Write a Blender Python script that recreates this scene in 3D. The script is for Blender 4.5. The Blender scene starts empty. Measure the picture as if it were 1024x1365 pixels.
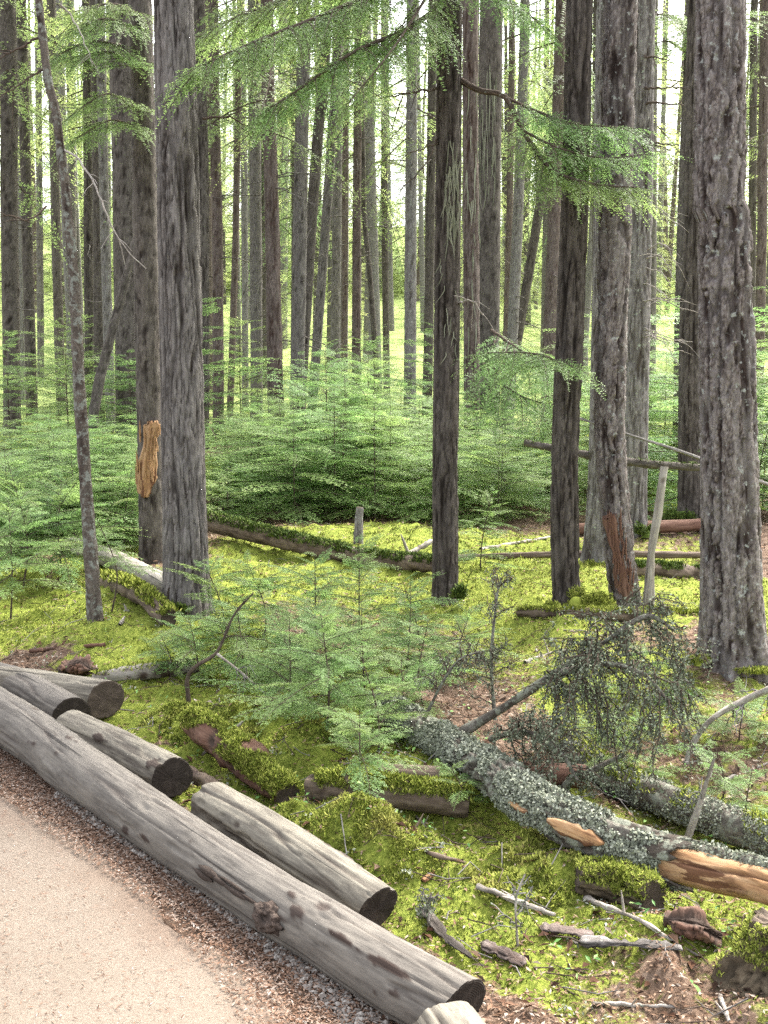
import bpy, math, random
import numpy as np
from mathutils import Vector, Matrix

# ------------------------------------------------------------------ camera, sky, sun, exposure
SC = bpy.context.scene
COL = SC.collection
PITCH = math.radians(8.27)
FPX = 1600.0                      # focal length in pixels of the 1024 x 1365 photograph
CAMZ = 1.7
cam = bpy.data.cameras.new('camera')
cam.sensor_width = 36.0
cam.lens = FPX / 1365.0 * 36.0
cam.clip_start = 0.05
cam.clip_end = 3000.0
camo = bpy.data.objects.new('camera', cam)
COL.objects.link(camo)
camo.location = (0, 0, CAMZ)
camo.rotation_euler = (math.pi / 2 - PITCH, 0, 0)
SC.camera = camo

SUN_EL, SUN_AZ = math.radians(52), math.radians(38)     # azimuth from +Y (view direction) towards +X
world = bpy.data.worlds.new('World')
SC.world = world
world.use_nodes = True
wn = world.node_tree
sky = wn.nodes.new('ShaderNodeTexSky')
sky.sky_type = 'NISHITA'
sky.sun_disc = False
sky.sun_elevation = SUN_EL
sky.sun_rotation = SUN_AZ
sky.air_density = 0.8
sky.dust_density = 4.0
sky.ozone_density = 0.3
hs = wn.nodes.new('ShaderNodeHueSaturation')          # thin overcast: most of the blue is gone
hs.inputs['Saturation'].default_value = .3
wn.links.new(sky.outputs[0], hs.inputs['Color'])
wn.links.new(hs.outputs[0], wn.nodes['Background'].inputs[0])
wn.nodes['Background'].inputs[1].default_value = 0.15

sun = bpy.data.lights.new('sun', 'SUN')
sun.energy = 1.35
sun.angle = math.radians(11)
sun.color = (1.0, 0.95, 0.86)
suno = bpy.data.objects.new('sun', sun)
COL.objects.link(suno)
sd = Vector((math.cos(SUN_EL) * math.sin(SUN_AZ), math.cos(SUN_EL) * math.cos(SUN_AZ), math.sin(SUN_EL)))
suno.rotation_euler = sd.to_track_quat('Z', 'Y').to_euler()
suno.location = sd * 50

SC.view_settings.view_transform = 'Standard'
SC.view_settings.look = 'None'
SC.view_settings.gamma = 1.0
SC.view_settings.use_curve_mapping = False
SC.view_settings.exposure = 2.78
SC.render.engine = 'CYCLES'
SC.cycles.use_denoising = False
SC.cycles.max_bounces = 6
SC.cycles.diffuse_bounces = 3
SC.cycles.glossy_bounces = 2
SC.cycles.transmission_bounces = 4
SC.cycles.transparent_max_bounces = 4

R = np.random.default_rng(7)

# ------------------------------------------------------------------ numpy noise
def _hash(ix, iy, iz, seed=0):
    h = (ix.astype(np.int64) * 374761393 + iy.astype(np.int64) * 668265263 + iz.astype(np.int64) * 2147483647 + seed * 974634777) & 0xffffffff
    h = ((h ^ (h >> 13)) * 1274126177) & 0xffffffff
    h = ((h ^ (h >> 16)) * 2246822519) & 0xffffffff
    return ((h ^ (h >> 15)) & 0xffffff) / float(0xffffff)

def vn(p, seed=0):
    p = np.asarray(p, float)
    i = np.floor(p).astype(np.int64)
    f = p - i
    f = f * f * (3 - 2 * f)
    x, y, z = i[:, 0], i[:, 1], i[:, 2]
    o = 0
    for dx in (0, 1):
        wx = f[:, 0] if dx else 1 - f[:, 0]
        for dy in (0, 1):
            wy = f[:, 1] if dy else 1 - f[:, 1]
            for dz in (0, 1):
                wz = f[:, 2] if dz else 1 - f[:, 2]
                o = o + wx * wy * wz * _hash(x + dx, y + dy, z + dz, seed)
    return o

def fbm(p, oct=4, seed=0):
    a, s, t = 0.5, 0.0, 0.0
    p = np.asarray(p, float)
    for k in range(oct):
        s = s + a * vn(p, seed + k)
        t += a
        p = p * 2.03 + 7.1
        a *= 0.5
    return s / t

def worley(p, seed=0):
    p = np.asarray(p, float)
    i = np.floor(p).astype(np.int64)
    f1 = np.full(len(p), 9.0); f2 = np.full(len(p), 9.0); idv = np.zeros(len(p))
    for dx in (-1, 0, 1):
        for dy in (-1, 0, 1):
            for dz in (-1, 0, 1):
                c = i + np.array([dx, dy, dz])
                h = [_hash(c[:, 0], c[:, 1], c[:, 2], seed + q) for q in range(3)]
                d = np.sqrt(((c + np.stack(h, 1) - p) ** 2).sum(1))
                hid = _hash(c[:, 0], c[:, 1], c[:, 2], seed + 9)
                n = d < f1
                f2 = np.where(n, f1, np.minimum(f2, d))
                idv = np.where(n, hid, idv)
                f1 = np.where(n, d, f1)
    return f1, f2, idv

def sstep(a, b, x):
    t = np.clip((np.asarray(x, float) - a) / (b - a), 0, 1)
    return t * t * (3 - 2 * t)

# ------------------------------------------------------------------ pixel of the photograph -> point of the place
CP, SP = math.cos(PITCH), math.sin(PITCH)
def ray(px, py):
    u, v = (px - 512.0) / FPX, (682.5 - py) / FPX
    return np.array([u, CP + v * SP, -SP + v * CP])

def flat(px, py, z=0.0):
    d = ray(px, py)
    t = (z - CAMZ) / d[2]
    return np.array([d[0] * t, d[1] * t, z])

def at_depth(px, py, Y):
    d = ray(px, py)
    t = Y / d[1]
    return np.array([d[0] * t, Y, CAMZ + d[2] * t])

# edging line (the long log): from far left to the near end
LA, LB = flat(0, 980)[:2], flat(610, 1388)[:2]
LD = (LB - LA) / np.linalg.norm(LB - LA)
LN = np.array([-LD[1], LD[0]])
if LN[0] < 0: LN = -LN
def side(x, y):
    return (x - LA[0]) * LN[0] + (y - LA[1]) * LN[1]

MOUNDS = []
for px, py, rx, ry, h in ((470, 1150, .27, .22, .23), (395, 1110, .18, .2, .10), (530, 1175, .15, .15, .09), (300, 985, .30, .35, .14), (225, 975, .2, .2, .09), (420, 1012, .22, .2, .12),
                          (740, 1165, .30, .22, .10), (650, 1190, .35, .25, .05), (560, 1060, .35, .25, .08), (185, 800, .8, .7, .10),
                          (860, 900, .6, .6, .06), (995, 1000, .7, .6, .10), (100, 850, .6, .5, .06), (975, 880, .8, .7, .10),
                          (250, 815, .55, .45, .10), (895, 1245, .35, .2, .05), (800, 800, 1.2, 1.0, .08), (480, 730, 2.2, 1.2, .10)):
    q = flat(px, py)
    MOUNDS.append((q[0], q[1], rx, ry, h))

def G(x, y):
    x = np.atleast_1d(np.asarray(x, float)); y = np.atleast_1d(np.asarray(y, float))
    s = side(x, y)
    inn = sstep(0.12, 0.9, s)
    z0 = np.zeros_like(x)
    h = 0.11 * (fbm(np.stack([x * .8, y * .8, z0], 1), 3, 3) - .5) * 2 * inn
    h += 0.035 * (fbm(np.stack([x * 4, y * 4, z0], 1), 3, 5) - .5) * 2 * sstep(0.1, .4, s)
    h += 0.034 * (fbm(np.stack([x * 13, y * 13, z0], 1), 3, 8) - .5) * 2 * sstep(0.1, .3, s) * sstep(14, 8, y)
    for cx, cy, rx, ry, hh in MOUNDS:
        h += hh * np.exp(-(((x - cx) / rx) ** 2 + ((y - cy) / ry) ** 2) * 1.6)
    h += 0.06 * (np.abs(fbm(np.stack([x * 6.5, y * 6.5, z0], 1), 3, 12) - .5) * 2.2 - .3) * sstep(.25, .6, s) * sstep(16, 9, y)
    h -= 0.03 * sstep(.15, .5, s) * sstep(1.5, .5, s)
    far = np.maximum(y - 24, 0)
    h += 0.055 * far ** 1.12 * sstep(24, 40, y) * np.where(y > 260, 0, 1) + np.where(y > 260, 25.0, 0)
    h += 0.5 * (fbm(np.stack([x * .12, y * .12, z0], 1), 3, 21) - .5) * sstep(14, 30, y)
    return h

def g1(x, y):
    return float(G(x, y)[0])

def gp(px, py):
    z = 0.0
    for _ in range(14):
        p = flat(px, py, z)
        z = .5 * z + .5 * g1(p[0], p[1])
    p = flat(px, py, z)
    return np.array([p[0], p[1], z])

# ------------------------------------------------------------------ mesh building
class MB:
    def __init__(self):
        self.v, self.loops, self.tot, self.mi, self.sm, self.n = [], [], [], [], [], 0
        self.tint, self.co, self.mask = [], [], []
    def add(self, V, F, mat=0, tint=None, co=None, mask=None, smooth=True):
        V = np.asarray(V, float).reshape(-1, 3)
        F = np.asarray(F, np.int64)
        self.v.append(V)
        self.loops.append((F + self.n).ravel())
        self.tot.append(np.full(len(F), F.shape[1], np.int64))
        self.mi.append(np.full(len(F), mat, np.int64))
        self.sm.append(np.full(len(F), smooth, bool))
        n = len(V)
        self.tint.append(np.broadcast_to(np.asarray(.5 if tint is None else tint, float), (n,)))
        self.mask.append(np.broadcast_to(np.asarray(0. if mask is None else mask, float), (n,)))
        self.co.append(V if co is None else np.asarray(co, float))
        self.n += n
        return self
    def mesh(self, name, mats):
        me = bpy.data.meshes.new(name)
        if not self.v:
            return me
        V = np.concatenate(self.v); L = np.concatenate(self.loops); T = np.concatenate(self.tot)
        me.vertices.add(len(V)); me.vertices.foreach_set('co', V.astype(np.float32).ravel())
        me.loops.add(len(L)); me.loops.foreach_set('vertex_index', L.astype(np.int32))
        me.polygons.add(len(T))
        st = np.concatenate([[0], np.cumsum(T)[:-1]])
        me.polygons.foreach_set('loop_start', st.astype(np.int32))
        me.polygons.foreach_set('material_index', np.concatenate(self.mi).astype(np.int32))
        me.polygons.foreach_set('use_smooth', np.concatenate(self.sm))
        for nm, arr in (('tint', self.tint), ('mask', self.mask)):
            a = me.attributes.new(nm, 'FLOAT', 'POINT'); a.data.foreach_set('value', np.concatenate(arr).astype(np.float32))
        a = me.attributes.new('grain', 'FLOAT_VECTOR', 'POINT'); a.data.foreach_set('vector', np.concatenate(self.co).astype(np.float32).ravel())
        for m in mats: me.materials.append(m)
        me.update(calc_edges=True)
        return me
    def build(self, name, mats, parent=None, loc=None):
        if not isinstance(mats, (list, tuple)): mats = [mats]
        o = bpy.data.objects.new(name, self.mesh(name, mats))
        COL.objects.link(o)
        if parent is not None: o.parent = parent
        if loc is not None: o.location = loc
        return o

def tag(o, label=None, cat=None, group=None, kind=None):
    if label: o['label'] = label
    if cat: o['category'] = cat
    if group: o['group'] = group
    if kind: o['kind'] = kind
    return o

def empty(name, loc, label, cat, group=None):
    o = bpy.data.objects.new(name, None)
    o.empty_display_size = .1
    COL.objects.link(o)
    o.location = [float(c) for c in loc]
    return tag(o, label, cat, group)

def link_child(name, mesh, parent, loc=(0, 0, 0), rot=(0, 0, 0), sc=1.0):
    o = bpy.data.objects.new(name, mesh)
    COL.objects.link(o)
    o.parent = parent
    o.location = loc; o.rotation_euler = rot
    o.scale = (sc, sc, sc) if np.isscalar(sc) else sc
    return o

def norm(a):
    a = np.asarray(a, float)
    return a / np.maximum(np.linalg.norm(a, axis=-1, keepdims=True), 1e-9)

def curve(pts, n):
    """Catmull-Rom through pts, n samples."""
    P = np.asarray(pts, float)
    if len(P) == 2:
        t = np.linspace(0, 1, n)[:, None]
        return P[0] * (1 - t) + P[1] * t
    seg = np.linalg.norm(np.diff(P, axis=0), axis=1)
    s = np.concatenate([[0], np.cumsum(seg)])
    E = np.concatenate([[2 * P[0] - P[1]], P, [2 * P[-1] - P[-2]]])
    u = np.linspace(0, s[-1], n)
    k = np.clip(np.searchsorted(s, u, side='right') - 1, 0, len(P) - 2)
    t = ((u - s[k]) / seg[k])[:, None]
    p0, p1, p2, p3 = E[k], E[k + 1], E[k + 2], E[k + 3]
    return .5 * ((2 * p1) + (-p0 + p2) * t + (2 * p0 - 5 * p1 + 4 * p2 - p3) * t ** 2 + (-p0 + 3 * p1 - 3 * p2 + p3) * t ** 3)

def frames(P):
    T = norm(np.gradient(P, axis=0))
    ref = np.array([0, 0, 1.]) if abs(T[0][2]) < .8 else np.array([1., 0, 0])
    N = np.zeros_like(P)
    n = norm(ref - T[0] * ref.dot(T[0]))
    for i in range(len(P)):
        n = norm(n - T[i] * n.dot(T[i]))
        N[i] = n
    return T, N, np.cross(T, N)

def tube(P, rad, sides=8, disp=None):
    """Tube along P. disp(th, s, r) -> radial offsets. Returns V, quads, grain coords, mask-extra"""
    P = np.asarray(P, float)
    n = len(P)
    rad = np.broadcast_to(np.asarray(rad, float), (n,))
    T, N, B = frames(P)
    th = np.linspace(0, 2 * math.pi, sides, endpoint=False)
    s = np.concatenate([[0], np.cumsum(np.linalg.norm(np.diff(P, axis=0), axis=1))])
    TH = np.tile(th, n); S = np.repeat(s, sides); RR = np.repeat(rad, sides)
    co = np.stack([RR * np.cos(TH), RR * np.sin(TH), S], 1)
    ex = None
    r = RR
    if disp is not None:
        out = disp(TH, S, RR, co)
        if isinstance(out, tuple): dd, ex = out
        else: dd = out
        r = RR + dd
    V = np.repeat(P, sides, 0) + np.repeat(N, sides, 0) * (np.cos(TH) * r)[:, None] + np.repeat(B, sides, 0) * (np.sin(TH) * r)[:, None]
    i = np.arange(n - 1)[:, None] * sides; j = np.arange(sides)[None]
    jn = (j + 1) % sides
    F = np.stack([i + j, i + jn, i + sides + jn, i + sides + j], -1).reshape(-1, 4)
    return V, F, co, ex

def add_tube(mb, P, rad, sides=6, mat=0, cap=True, tint=None, mask=None):
    V, F, co, _ = tube(P, rad, sides)
    mb.add(V, F, mat, tint, co, mask)
    if cap:
        n = len(P)
        for ring, c in ((np.arange(sides)[::-1], P[0]), (np.arange(sides) + (n - 1) * sides, P[-1])):
            VV = np.concatenate([V[ring], [c]])
            k = np.arange(sides)
            mb.add(VV, np.stack([k, (k + 1) % sides, np.full(sides, sides)], 1), mat, tint, np.concatenate([co[ring], [[0, 0, co[ring][0][2]]]]), mask)
    return mb

# ------------------------------------------------------------------ materials
def newmat(name):
    m = bpy.data.materials.new(name); m.use_nodes = True
    nt = m.node_tree
    for n in list(nt.nodes): nt.nodes.remove(n)
    out = nt.nodes.new('ShaderNodeOutputMaterial')
    return m, nt, out

def N(nt, t, **kw):
    n = nt.nodes.new(t)
    for k, v in kw.items():
        if k.startswith('i_'):
            key = k[2:]
            n.inputs[int(key) if key.isdigit() else key.replace('_', ' ')].default_value = v
        else:
            setattr(n, k, v)
    return n

def ramp(nt, fac, stops):
    r = nt.nodes.new('ShaderNodeValToRGB')
    e = r.color_ramp.elements
    while len(e) < len(stops): e.new(.5)
    for k, (p, c) in enumerate(stops):
        e[k].position = p
        e[k].color = (*c, 1) if len(c) == 3 else c
    nt.links.new(fac, r.inputs[0])
    return r.outputs[0]

def mixc(nt, fac, a, b, mode='MIX'):
    m = nt.nodes.new('ShaderNodeMix'); m.data_type = 'RGBA'; m.blend_type = mode
    for sock, val in ((m.inputs[0], fac), (m.inputs[6], a), (m.inputs[7], b)):
        if hasattr(val, 'is_output'): nt.links.new(val, sock)
        elif np.isscalar(val): sock.default_value = val
        else: sock.default_value = (*val, 1)
    return m.outputs[2]

def grain_coord(nt, scale):
    a = N(nt, 'ShaderNodeAttribute', attribute_name='grain')
    mp = nt.nodes.new('ShaderNodeMapping')
    mp.inputs['Scale'].default_value = scale
    nt.links.new(a.outputs['Vector'], mp.inputs[0])
    return mp.outputs[0]

def noise(nt, vec, scale=5, detail=4, rough=.55):
    n = N(nt, 'ShaderNodeTexNoise', i_Scale=scale, i_Detail=detail, i_Roughness=rough)
    if vec is not None: nt.links.new(vec, n.inputs['Vector'])
    return n.outputs['Fac']

def maprange(nt, v, a, b, c=0., d=1.):
    m = N(nt, 'ShaderNodeMapRange', i_1=a, i_2=b, i_3=c, i_4=d)
    nt.links.new(v, m.inputs[0])
    return m.outputs[0]

def math2(nt, op, a, b):
    m = N(nt, 'ShaderNodeMath', operation=op)
    for k, v in enumerate((a, b)):
        if hasattr(v, 'is_output'): nt.links.new(v, m.inputs[k])
        else: m.inputs[k].default_value = v
    return m.outputs[0]

def attr(nt, name):
    return N(nt, 'ShaderNodeAttribute', attribute_name=name).outputs['Fac']

def finish(nt, out, col, rough=.9, bump=None, bstr=.5, bdist=.01, spec=.2):
    p = N(nt, 'ShaderNodeBsdfPrincipled')
    p.inputs['Roughness'].default_value = rough
    p.inputs['Specular IOR Level'].default_value = spec
    if hasattr(col, 'is_output'): nt.links.new(col, p.inputs['Base Color'])
    else: p.inputs['Base Color'].default_value = (*col, 1)
    if bump is not None:
        b = N(nt, 'ShaderNodeBump', i_Strength=bstr, i_Distance=bdist)
        nt.links.new(bump, b.inputs['Height'])
        nt.links.new(b.outputs[0], p.inputs['Normal'])
    nt.links.new(p.outputs[0], out.inputs[0])

def bark_mat(name, dark, mid, light, inner, lichen=0.0, lcol=(.34, .38, .30), zs=.22, fine=1.0, plates=62.0):
    m, nt, out = newmat(name)
    v1 = grain_coord(nt, (1, 1, zs)); v2 = grain_coord(nt, (1, 1, 1))
    n1 = noise(nt, v1, 85 * fine, 6, .68)
    n2 = noise(nt, v2, 7, 3)
    c = ramp(nt, n1, [(.36, dark), (.5, mid), (.66, light)])
    c = mixc(nt, maprange(nt, n2, .35, .7, 0, .55), c, mid)
    c = mixc(nt, math2(nt, 'MULTIPLY', attr(nt, 'mask'), .95), c, inner)
    vv = N(nt, 'ShaderNodeTexVoronoi', i_Scale=plates)
    wob = N(nt, 'ShaderNodeVectorMath', operation='MULTIPLY_ADD')
    nzc = N(nt, 'ShaderNodeTexNoise', i_Scale=45.0, i_Detail=3.0); nt.links.new(v2, nzc.inputs['Vector'])
    nt.links.new(nzc.outputs['Color'], wob.inputs[0]); wob.inputs[1].default_value = (.018, .018, .018); nt.links.new(grain_coord(nt, (1, 1, .3)), wob.inputs[2])
    nt.links.new(wob.outputs[0], vv.inputs['Vector'])
    hv = N(nt, 'ShaderNodeHueSaturation'); nt.links.new(c, hv.inputs['Color'])
    sepc = N(nt, 'ShaderNodeSeparateColor'); nt.links.new(vv.outputs['Color'], sepc.inputs[0])
    nt.links.new(maprange(nt, sepc.outputs[0], 0, 1, .68, 1.32), hv.inputs['Value'])
    c = hv.outputs[0]
    t = attr(nt, 'tint')
    c = mixc(nt, maprange(nt, t, .35, .75, 0, .5), c, light)
    if lichen > 0:
        nl = noise(nt, v2, 26, 4, .65)
        f = maprange(nt, nl, .62 - .22 * lichen, .70 - .2 * lichen, 0, .85)
        c = mixc(nt, f, c, lcol)
    b = noise(nt, v1, 70 * fine, 5, .7)
    bb = math2(nt, 'ADD', b, math2(nt, 'MULTIPLY', sepc.outputs[0], .5))
    finish(nt, out, c, .92, bb, .9, .012, .12)
    return m

def leaf_mat(name, c0, c1, tip, trans=.35, rough=.55):
    m, nt, out = newmat(name)
    t = attr(nt, 'tint')
    g = N(nt, 'ShaderNodeNewGeometry')
    oi = N(nt, 'ShaderNodeObjectInfo')
    c = ramp(nt, t, [(0, c0), (.6, c1), (1, tip)])
    h = N(nt, 'ShaderNodeHueSaturation')
    nt.links.new(maprange(nt, oi.outputs['Random'], 0, 1, .47, .505), h.inputs['Hue'])
    nt.links.new(maprange(nt, g.outputs['Random Per Island'], 0, 1, .7, 1.3), h.inputs['Value'])
    nt.links.new(c, h.inputs['Color'])
    d = N(nt, 'ShaderNodeBsdfPrincipled'); d.inputs['Roughness'].default_value = rough
    d.inputs['Specular IOR Level'].default_value = .35
    nt.links.new(h.outputs[0], d.inputs['Base Color'])
    tr = N(nt, 'ShaderNodeBsdfTranslucent')
    hc = mixc(nt, .5, h.outputs[0], (.5, .75, .12), 'MULTIPLY')
    hh = N(nt, 'ShaderNodeHueSaturation'); hh.inputs['Value'].default_value = 1.5
    nt.links.new(h.outputs[0], hh.inputs['Color'])
    nt.links.new(hh.outputs[0], tr.inputs[0])
    mx = N(nt, 'ShaderNodeMixShader'); mx.inputs[0].default_value = trans
    nt.links.new(d.outputs[0], mx.inputs[1]); nt.links.new(tr.outputs[0], mx.inputs[2])
    nt.links.new(mx.outputs[0], out.inputs[0])
    return m

def island_mat(name, stops, rough=.9, spec=.2):
    """Loose bits (chips, flakes, tufts): each bit its own colour."""
    m, nt, out = newmat(name)
    g = N(nt, 'ShaderNodeNewGeometry')
    c = ramp(nt, g.outputs['Random Per Island'], stops)
    finish(nt, out, c, rough, spec=spec)
    return m

def wood_mat(name, base, pale, dark, patch=None, pamt=.0, moss=False, gs=.11, rough=.85):
    """Weathered, debarked wood: long grain, checks, left-over bark patches."""
    m, nt, out = newmat(name)
    v = grain_coord(nt, (1, 1, gs)); v2 = grain_coord(nt, (1, 1, .45)); v3 = grain_coord(nt, (1, 1, .02))
    n1 = noise(nt, v, 60, 6, .65)
    n2 = noise(nt, v2, 9, 4, .6)
    c = ramp(nt, n1, [(.28, dark), (.48, base), (.75, pale)])
    c = mixc(nt, maprange(nt, n2, .48, .72, 0, .75), c, pale)
    n5 = noise(nt, v2, 4.5, 4, .6)
    c = mixc(nt, maprange(nt, n5, .5, .75, 0, .6), c, dark)
    n6 = noise(nt, v2, 34, 5, .7)
    c = mixc(nt, maprange(nt, n6, .56, .74, 0, .55), c, tuple(x * .55 for x in dark))
    ck = noise(nt, v3, 48, 3, .5)
    c = mixc(nt, maprange(nt, ck, .36, .30, 0, .8), c, tuple(x * .3 for x in dark))
    if patch is not None:
        vp = grain_coord(nt, (1, 1, .16))
        n3 = noise(nt, vp, 16, 5, .65)
        c = mixc(nt, maprange(nt, n3, .74 - pamt, .76 - pamt, 0, .9), c, patch)
    c = mixc(nt, attr(nt, 'mask'), c, (.05, .033, .024) if patch is None else patch)
    b = math2(nt, 'ADD', n1, math2(nt, 'MULTIPLY', maprange(nt, ck, .30, .36), 1.5))
    finish(nt, out, c, rough, b, .45, .006, .25)
    return m

M = {}
M['bark_grey'] = bark_mat('grey furrowed bark', (.060, .052, .045), (.118, .105, .094), (.19, .175, .16), (.018, .013, .010), 0, zs=.14)
M['bark_dark'] = bark_mat('dark bark', (.034, .028, .023), (.078, .066, .056), (.135, .12, .104), (.014, .010, .008), 0)
M['bark_deep'] = bark_mat('very dark bark', (.026, .02, .016), (.062, .051, .043), (.115, .10, .087), (.011, .008, .006), 0)
M['bark_plate'] = bark_mat('plated reddish bark', (.05, .037, .031), (.125, .104, .094), (.235, .212, .198), (.018, .011, .009), .12, (.30, .31, .285), .3)
M['bark_red'] = bark_mat('red brown bark', (.045, .031, .025), (.10, .075, .064), (.165, .14, .124), (.03, .016, .011), 0)
M['bark_pale'] = bark_mat('pale grey bark', (.075, .066, .058), (.15, .138, .127), (.235, .22, .205), (.04, .031, .024), .05)
M['bark_spot'] = bark_mat('lichen spotted bark', (.035, .027, .021), (.08, .065, .052), (.14, .12, .10), (.03, .02, .016), .50, (.20, .21, .18), .8)
M['bark_lichen'] = bark_mat('lichen crusted bark', (.045, .037, .029), (.10, .088, .072), (.165, .152, .128), (.03, .02, .014), .6, (.19, .20, .155), .6)
M['twig'] = bark_mat('twig bark', (.03, .021, .016), (.06, .043, .032), (.11, .085, .065), (.04, .03, .02), .1)
M['twig_pale'] = bark_mat('dry grey twig', (.12, .10, .08), (.24, .21, .18), (.40, .37, .33), (.1, .08, .06), .25)
M['stump_wood'] = bark_mat('rotting stump wood', (.03, .022, .014), (.075, .056, .036), (.14, .112, .076), (.012, .009, .006), 0)
M['burl'] = bark_mat('dark burl wood', (.025, .017, .013), (.06, .043, .034), (.115, .09, .074), (.008, .006, .005), 0)
M['twig_dry'] = bark_mat('dry side branch', (.05, .042, .035), (.11, .096, .082), (.19, .175, .155), (.04, .03, .022), .2)
M['log'] = wood_mat('weathered peeled log', (.104, .092, .078), (.178, .158, .131), (.060, .051, .042), (.032, .02, .015), .01)
M['log_warm'] = wood_mat('weathered peeled log with bleached streaks', (.125, .111, .088), (.25, .224, .172), (.064, .053, .041), (.032, .02, .015), .02)
M['log_white'] = wood_mat('bleached bare wood', (.20, .18, .15), (.32, .295, .255), (.11, .09, .072), None)
M['cut_dark'] = wood_mat('darkened saw cut', (.045, .036, .029), (.075, .062, .05), (.022, .017, .014), None, gs=1)
M['cut_mid'] = wood_mat('weathered saw cut', (.085, .065, .05), (.14, .11, .085), (.04, .03, .023), None, gs=1)
def cut_mat(name, base, pale, dark):
    m, nt, out = newmat(name)
    a = N(nt, 'ShaderNodeAttribute', attribute_name='grain')
    ln = N(nt, 'ShaderNodeVectorMath', operation='LENGTH'); nt.links.new(a.outputs['Vector'], ln.inputs[0])
    nz = noise(nt, a.outputs['Vector'], 22, 4, .6)
    ph = math2(nt, 'ADD', math2(nt, 'MULTIPLY', ln.outputs['Value'], 1150.0), math2(nt, 'MULTIPLY', nz, 9.0))
    rg = math2(nt, 'SINE', ph, 0.0)
    c = mixc(nt, maprange(nt, rg, -1, 1, .15, .75), dark, base)
    c = mixc(nt, maprange(nt, nz, .48, .72, 0, .7), c, pale)
    finish(nt, out, c, .9, math2(nt, 'ADD', rg, math2(nt, 'MULTIPLY', nz, 6.0)), .35, .003, .15)
    return m
M['cut_dark'] = cut_mat('darkened saw cut', (.042, .033, .026), (.085, .068, .054), (.018, .014, .011))
M['cut_mid'] = cut_mat('weathered saw cut', (.075, .057, .044), (.13, .10, .078), (.035, .026, .02))
M['wood_orange'] = wood_mat('fresh orange wood', (.28, .155, .072), (.42, .285, .165), (.11, .048, .022), (.085, .035, .017), .17)
M['wood_red'] = wood_mat('rotten red wood', (.105, .052, .034), (.17, .10, .068), (.045, .02, .014), None)
M['wood_brown'] = wood_mat('damp brown wood', (.10, .072, .052), (.175, .135, .10), (.04, .028, .02), None)
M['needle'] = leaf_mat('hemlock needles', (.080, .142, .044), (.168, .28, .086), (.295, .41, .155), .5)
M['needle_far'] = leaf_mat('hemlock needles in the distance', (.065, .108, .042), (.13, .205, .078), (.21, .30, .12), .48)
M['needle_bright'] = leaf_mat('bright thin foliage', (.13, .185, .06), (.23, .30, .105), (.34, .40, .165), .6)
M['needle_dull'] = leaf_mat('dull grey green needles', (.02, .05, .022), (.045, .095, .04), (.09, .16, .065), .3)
def moss_mat(name):
    m, nt, out = newmat(name)
    g = N(nt, 'ShaderNodeNewGeometry')
    c = ramp(nt, g.outputs['Random Per Island'], [(0, (.05, .07, .012)), (.3, (.14, .172, .027)), (.7, (.245, .275, .05)), (1, (.35, .35, .095))])
    t = attr(nt, 'tint')
    c = mixc(nt, maprange(nt, t, .45, .25, 0, .75), c, (.055, .085, .018))
    c = mixc(nt, maprange(nt, t, .58, .75, 0, .6), c, (.27, .235, .075))
    finish(nt, out, c, .95, spec=.05)
    return m
M['moss'] = moss_mat('moss shoots')
M['moss_dark'] = island_mat('deep green moss shoots', [(0, (.025, .045, .008)), (.5, (.06, .095, .014)), (1, (.13, .17, .03))], .85)
M['lichen'] = island_mat('leafy grey green lichen', [(0, (.115, .125, .088)), (.5, (.20, .215, .16)), (1, (.30, .31, .25))], 1.0, .0)
M['lichen_dark'] = island_mat('dark grey green lichen on dead twigs', [(0, (.05, .06, .038)), (.5, (.115, .132, .09)), (1, (.20, .22, .16))], 1.0, 0)
M['beard'] = island_mat('beard lichen', [(0, (.12, .125, .085)), (1, (.24, .24, .18))], 1.0, 0)
M['chip'] = island_mat('wood chips and needles', [(0, (.06, .032, .022)), (.22, (.13, .076, .05)), (.42, (.20, .12, .08)), (.6, (.245, .165, .12)), (.84, (.27, .20, .155)), (.95, (.31, .26, .22)), (1, (.40, .365, .325))], 1.0, 0)
M['pebble'] = island_mat('small pebbles', [(0, (.10, .085, .072)), (.5, (.19, .165, .145)), (1, (.33, .30, .265))], 1.0, 0)
M['litter'] = island_mat('dead needles and bark flakes', [(0, (.035, .022, .015)), (.3, (.09, .055, .035)), (.6, (.17, .105, .07)), (.85, (.24, .17, .12)), (1, (.34, .29, .24))], 1.0, 0)
M['debris'] = island_mat('bark flakes and rotten wood', [(0, (.018, .012, .009)), (.35, (.055, .03, .02)), (.6, (.10, .052, .032)), (.8, (.14, .095, .065)), (1, (.24, .2, .165))], .95, .05)
M['leaf_small'] = island_mat('small ground leaves', [(0, (.05, .12, .03)), (.6, (.10, .21, .05)), (1, (.2, .3, .08))], .6)

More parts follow.
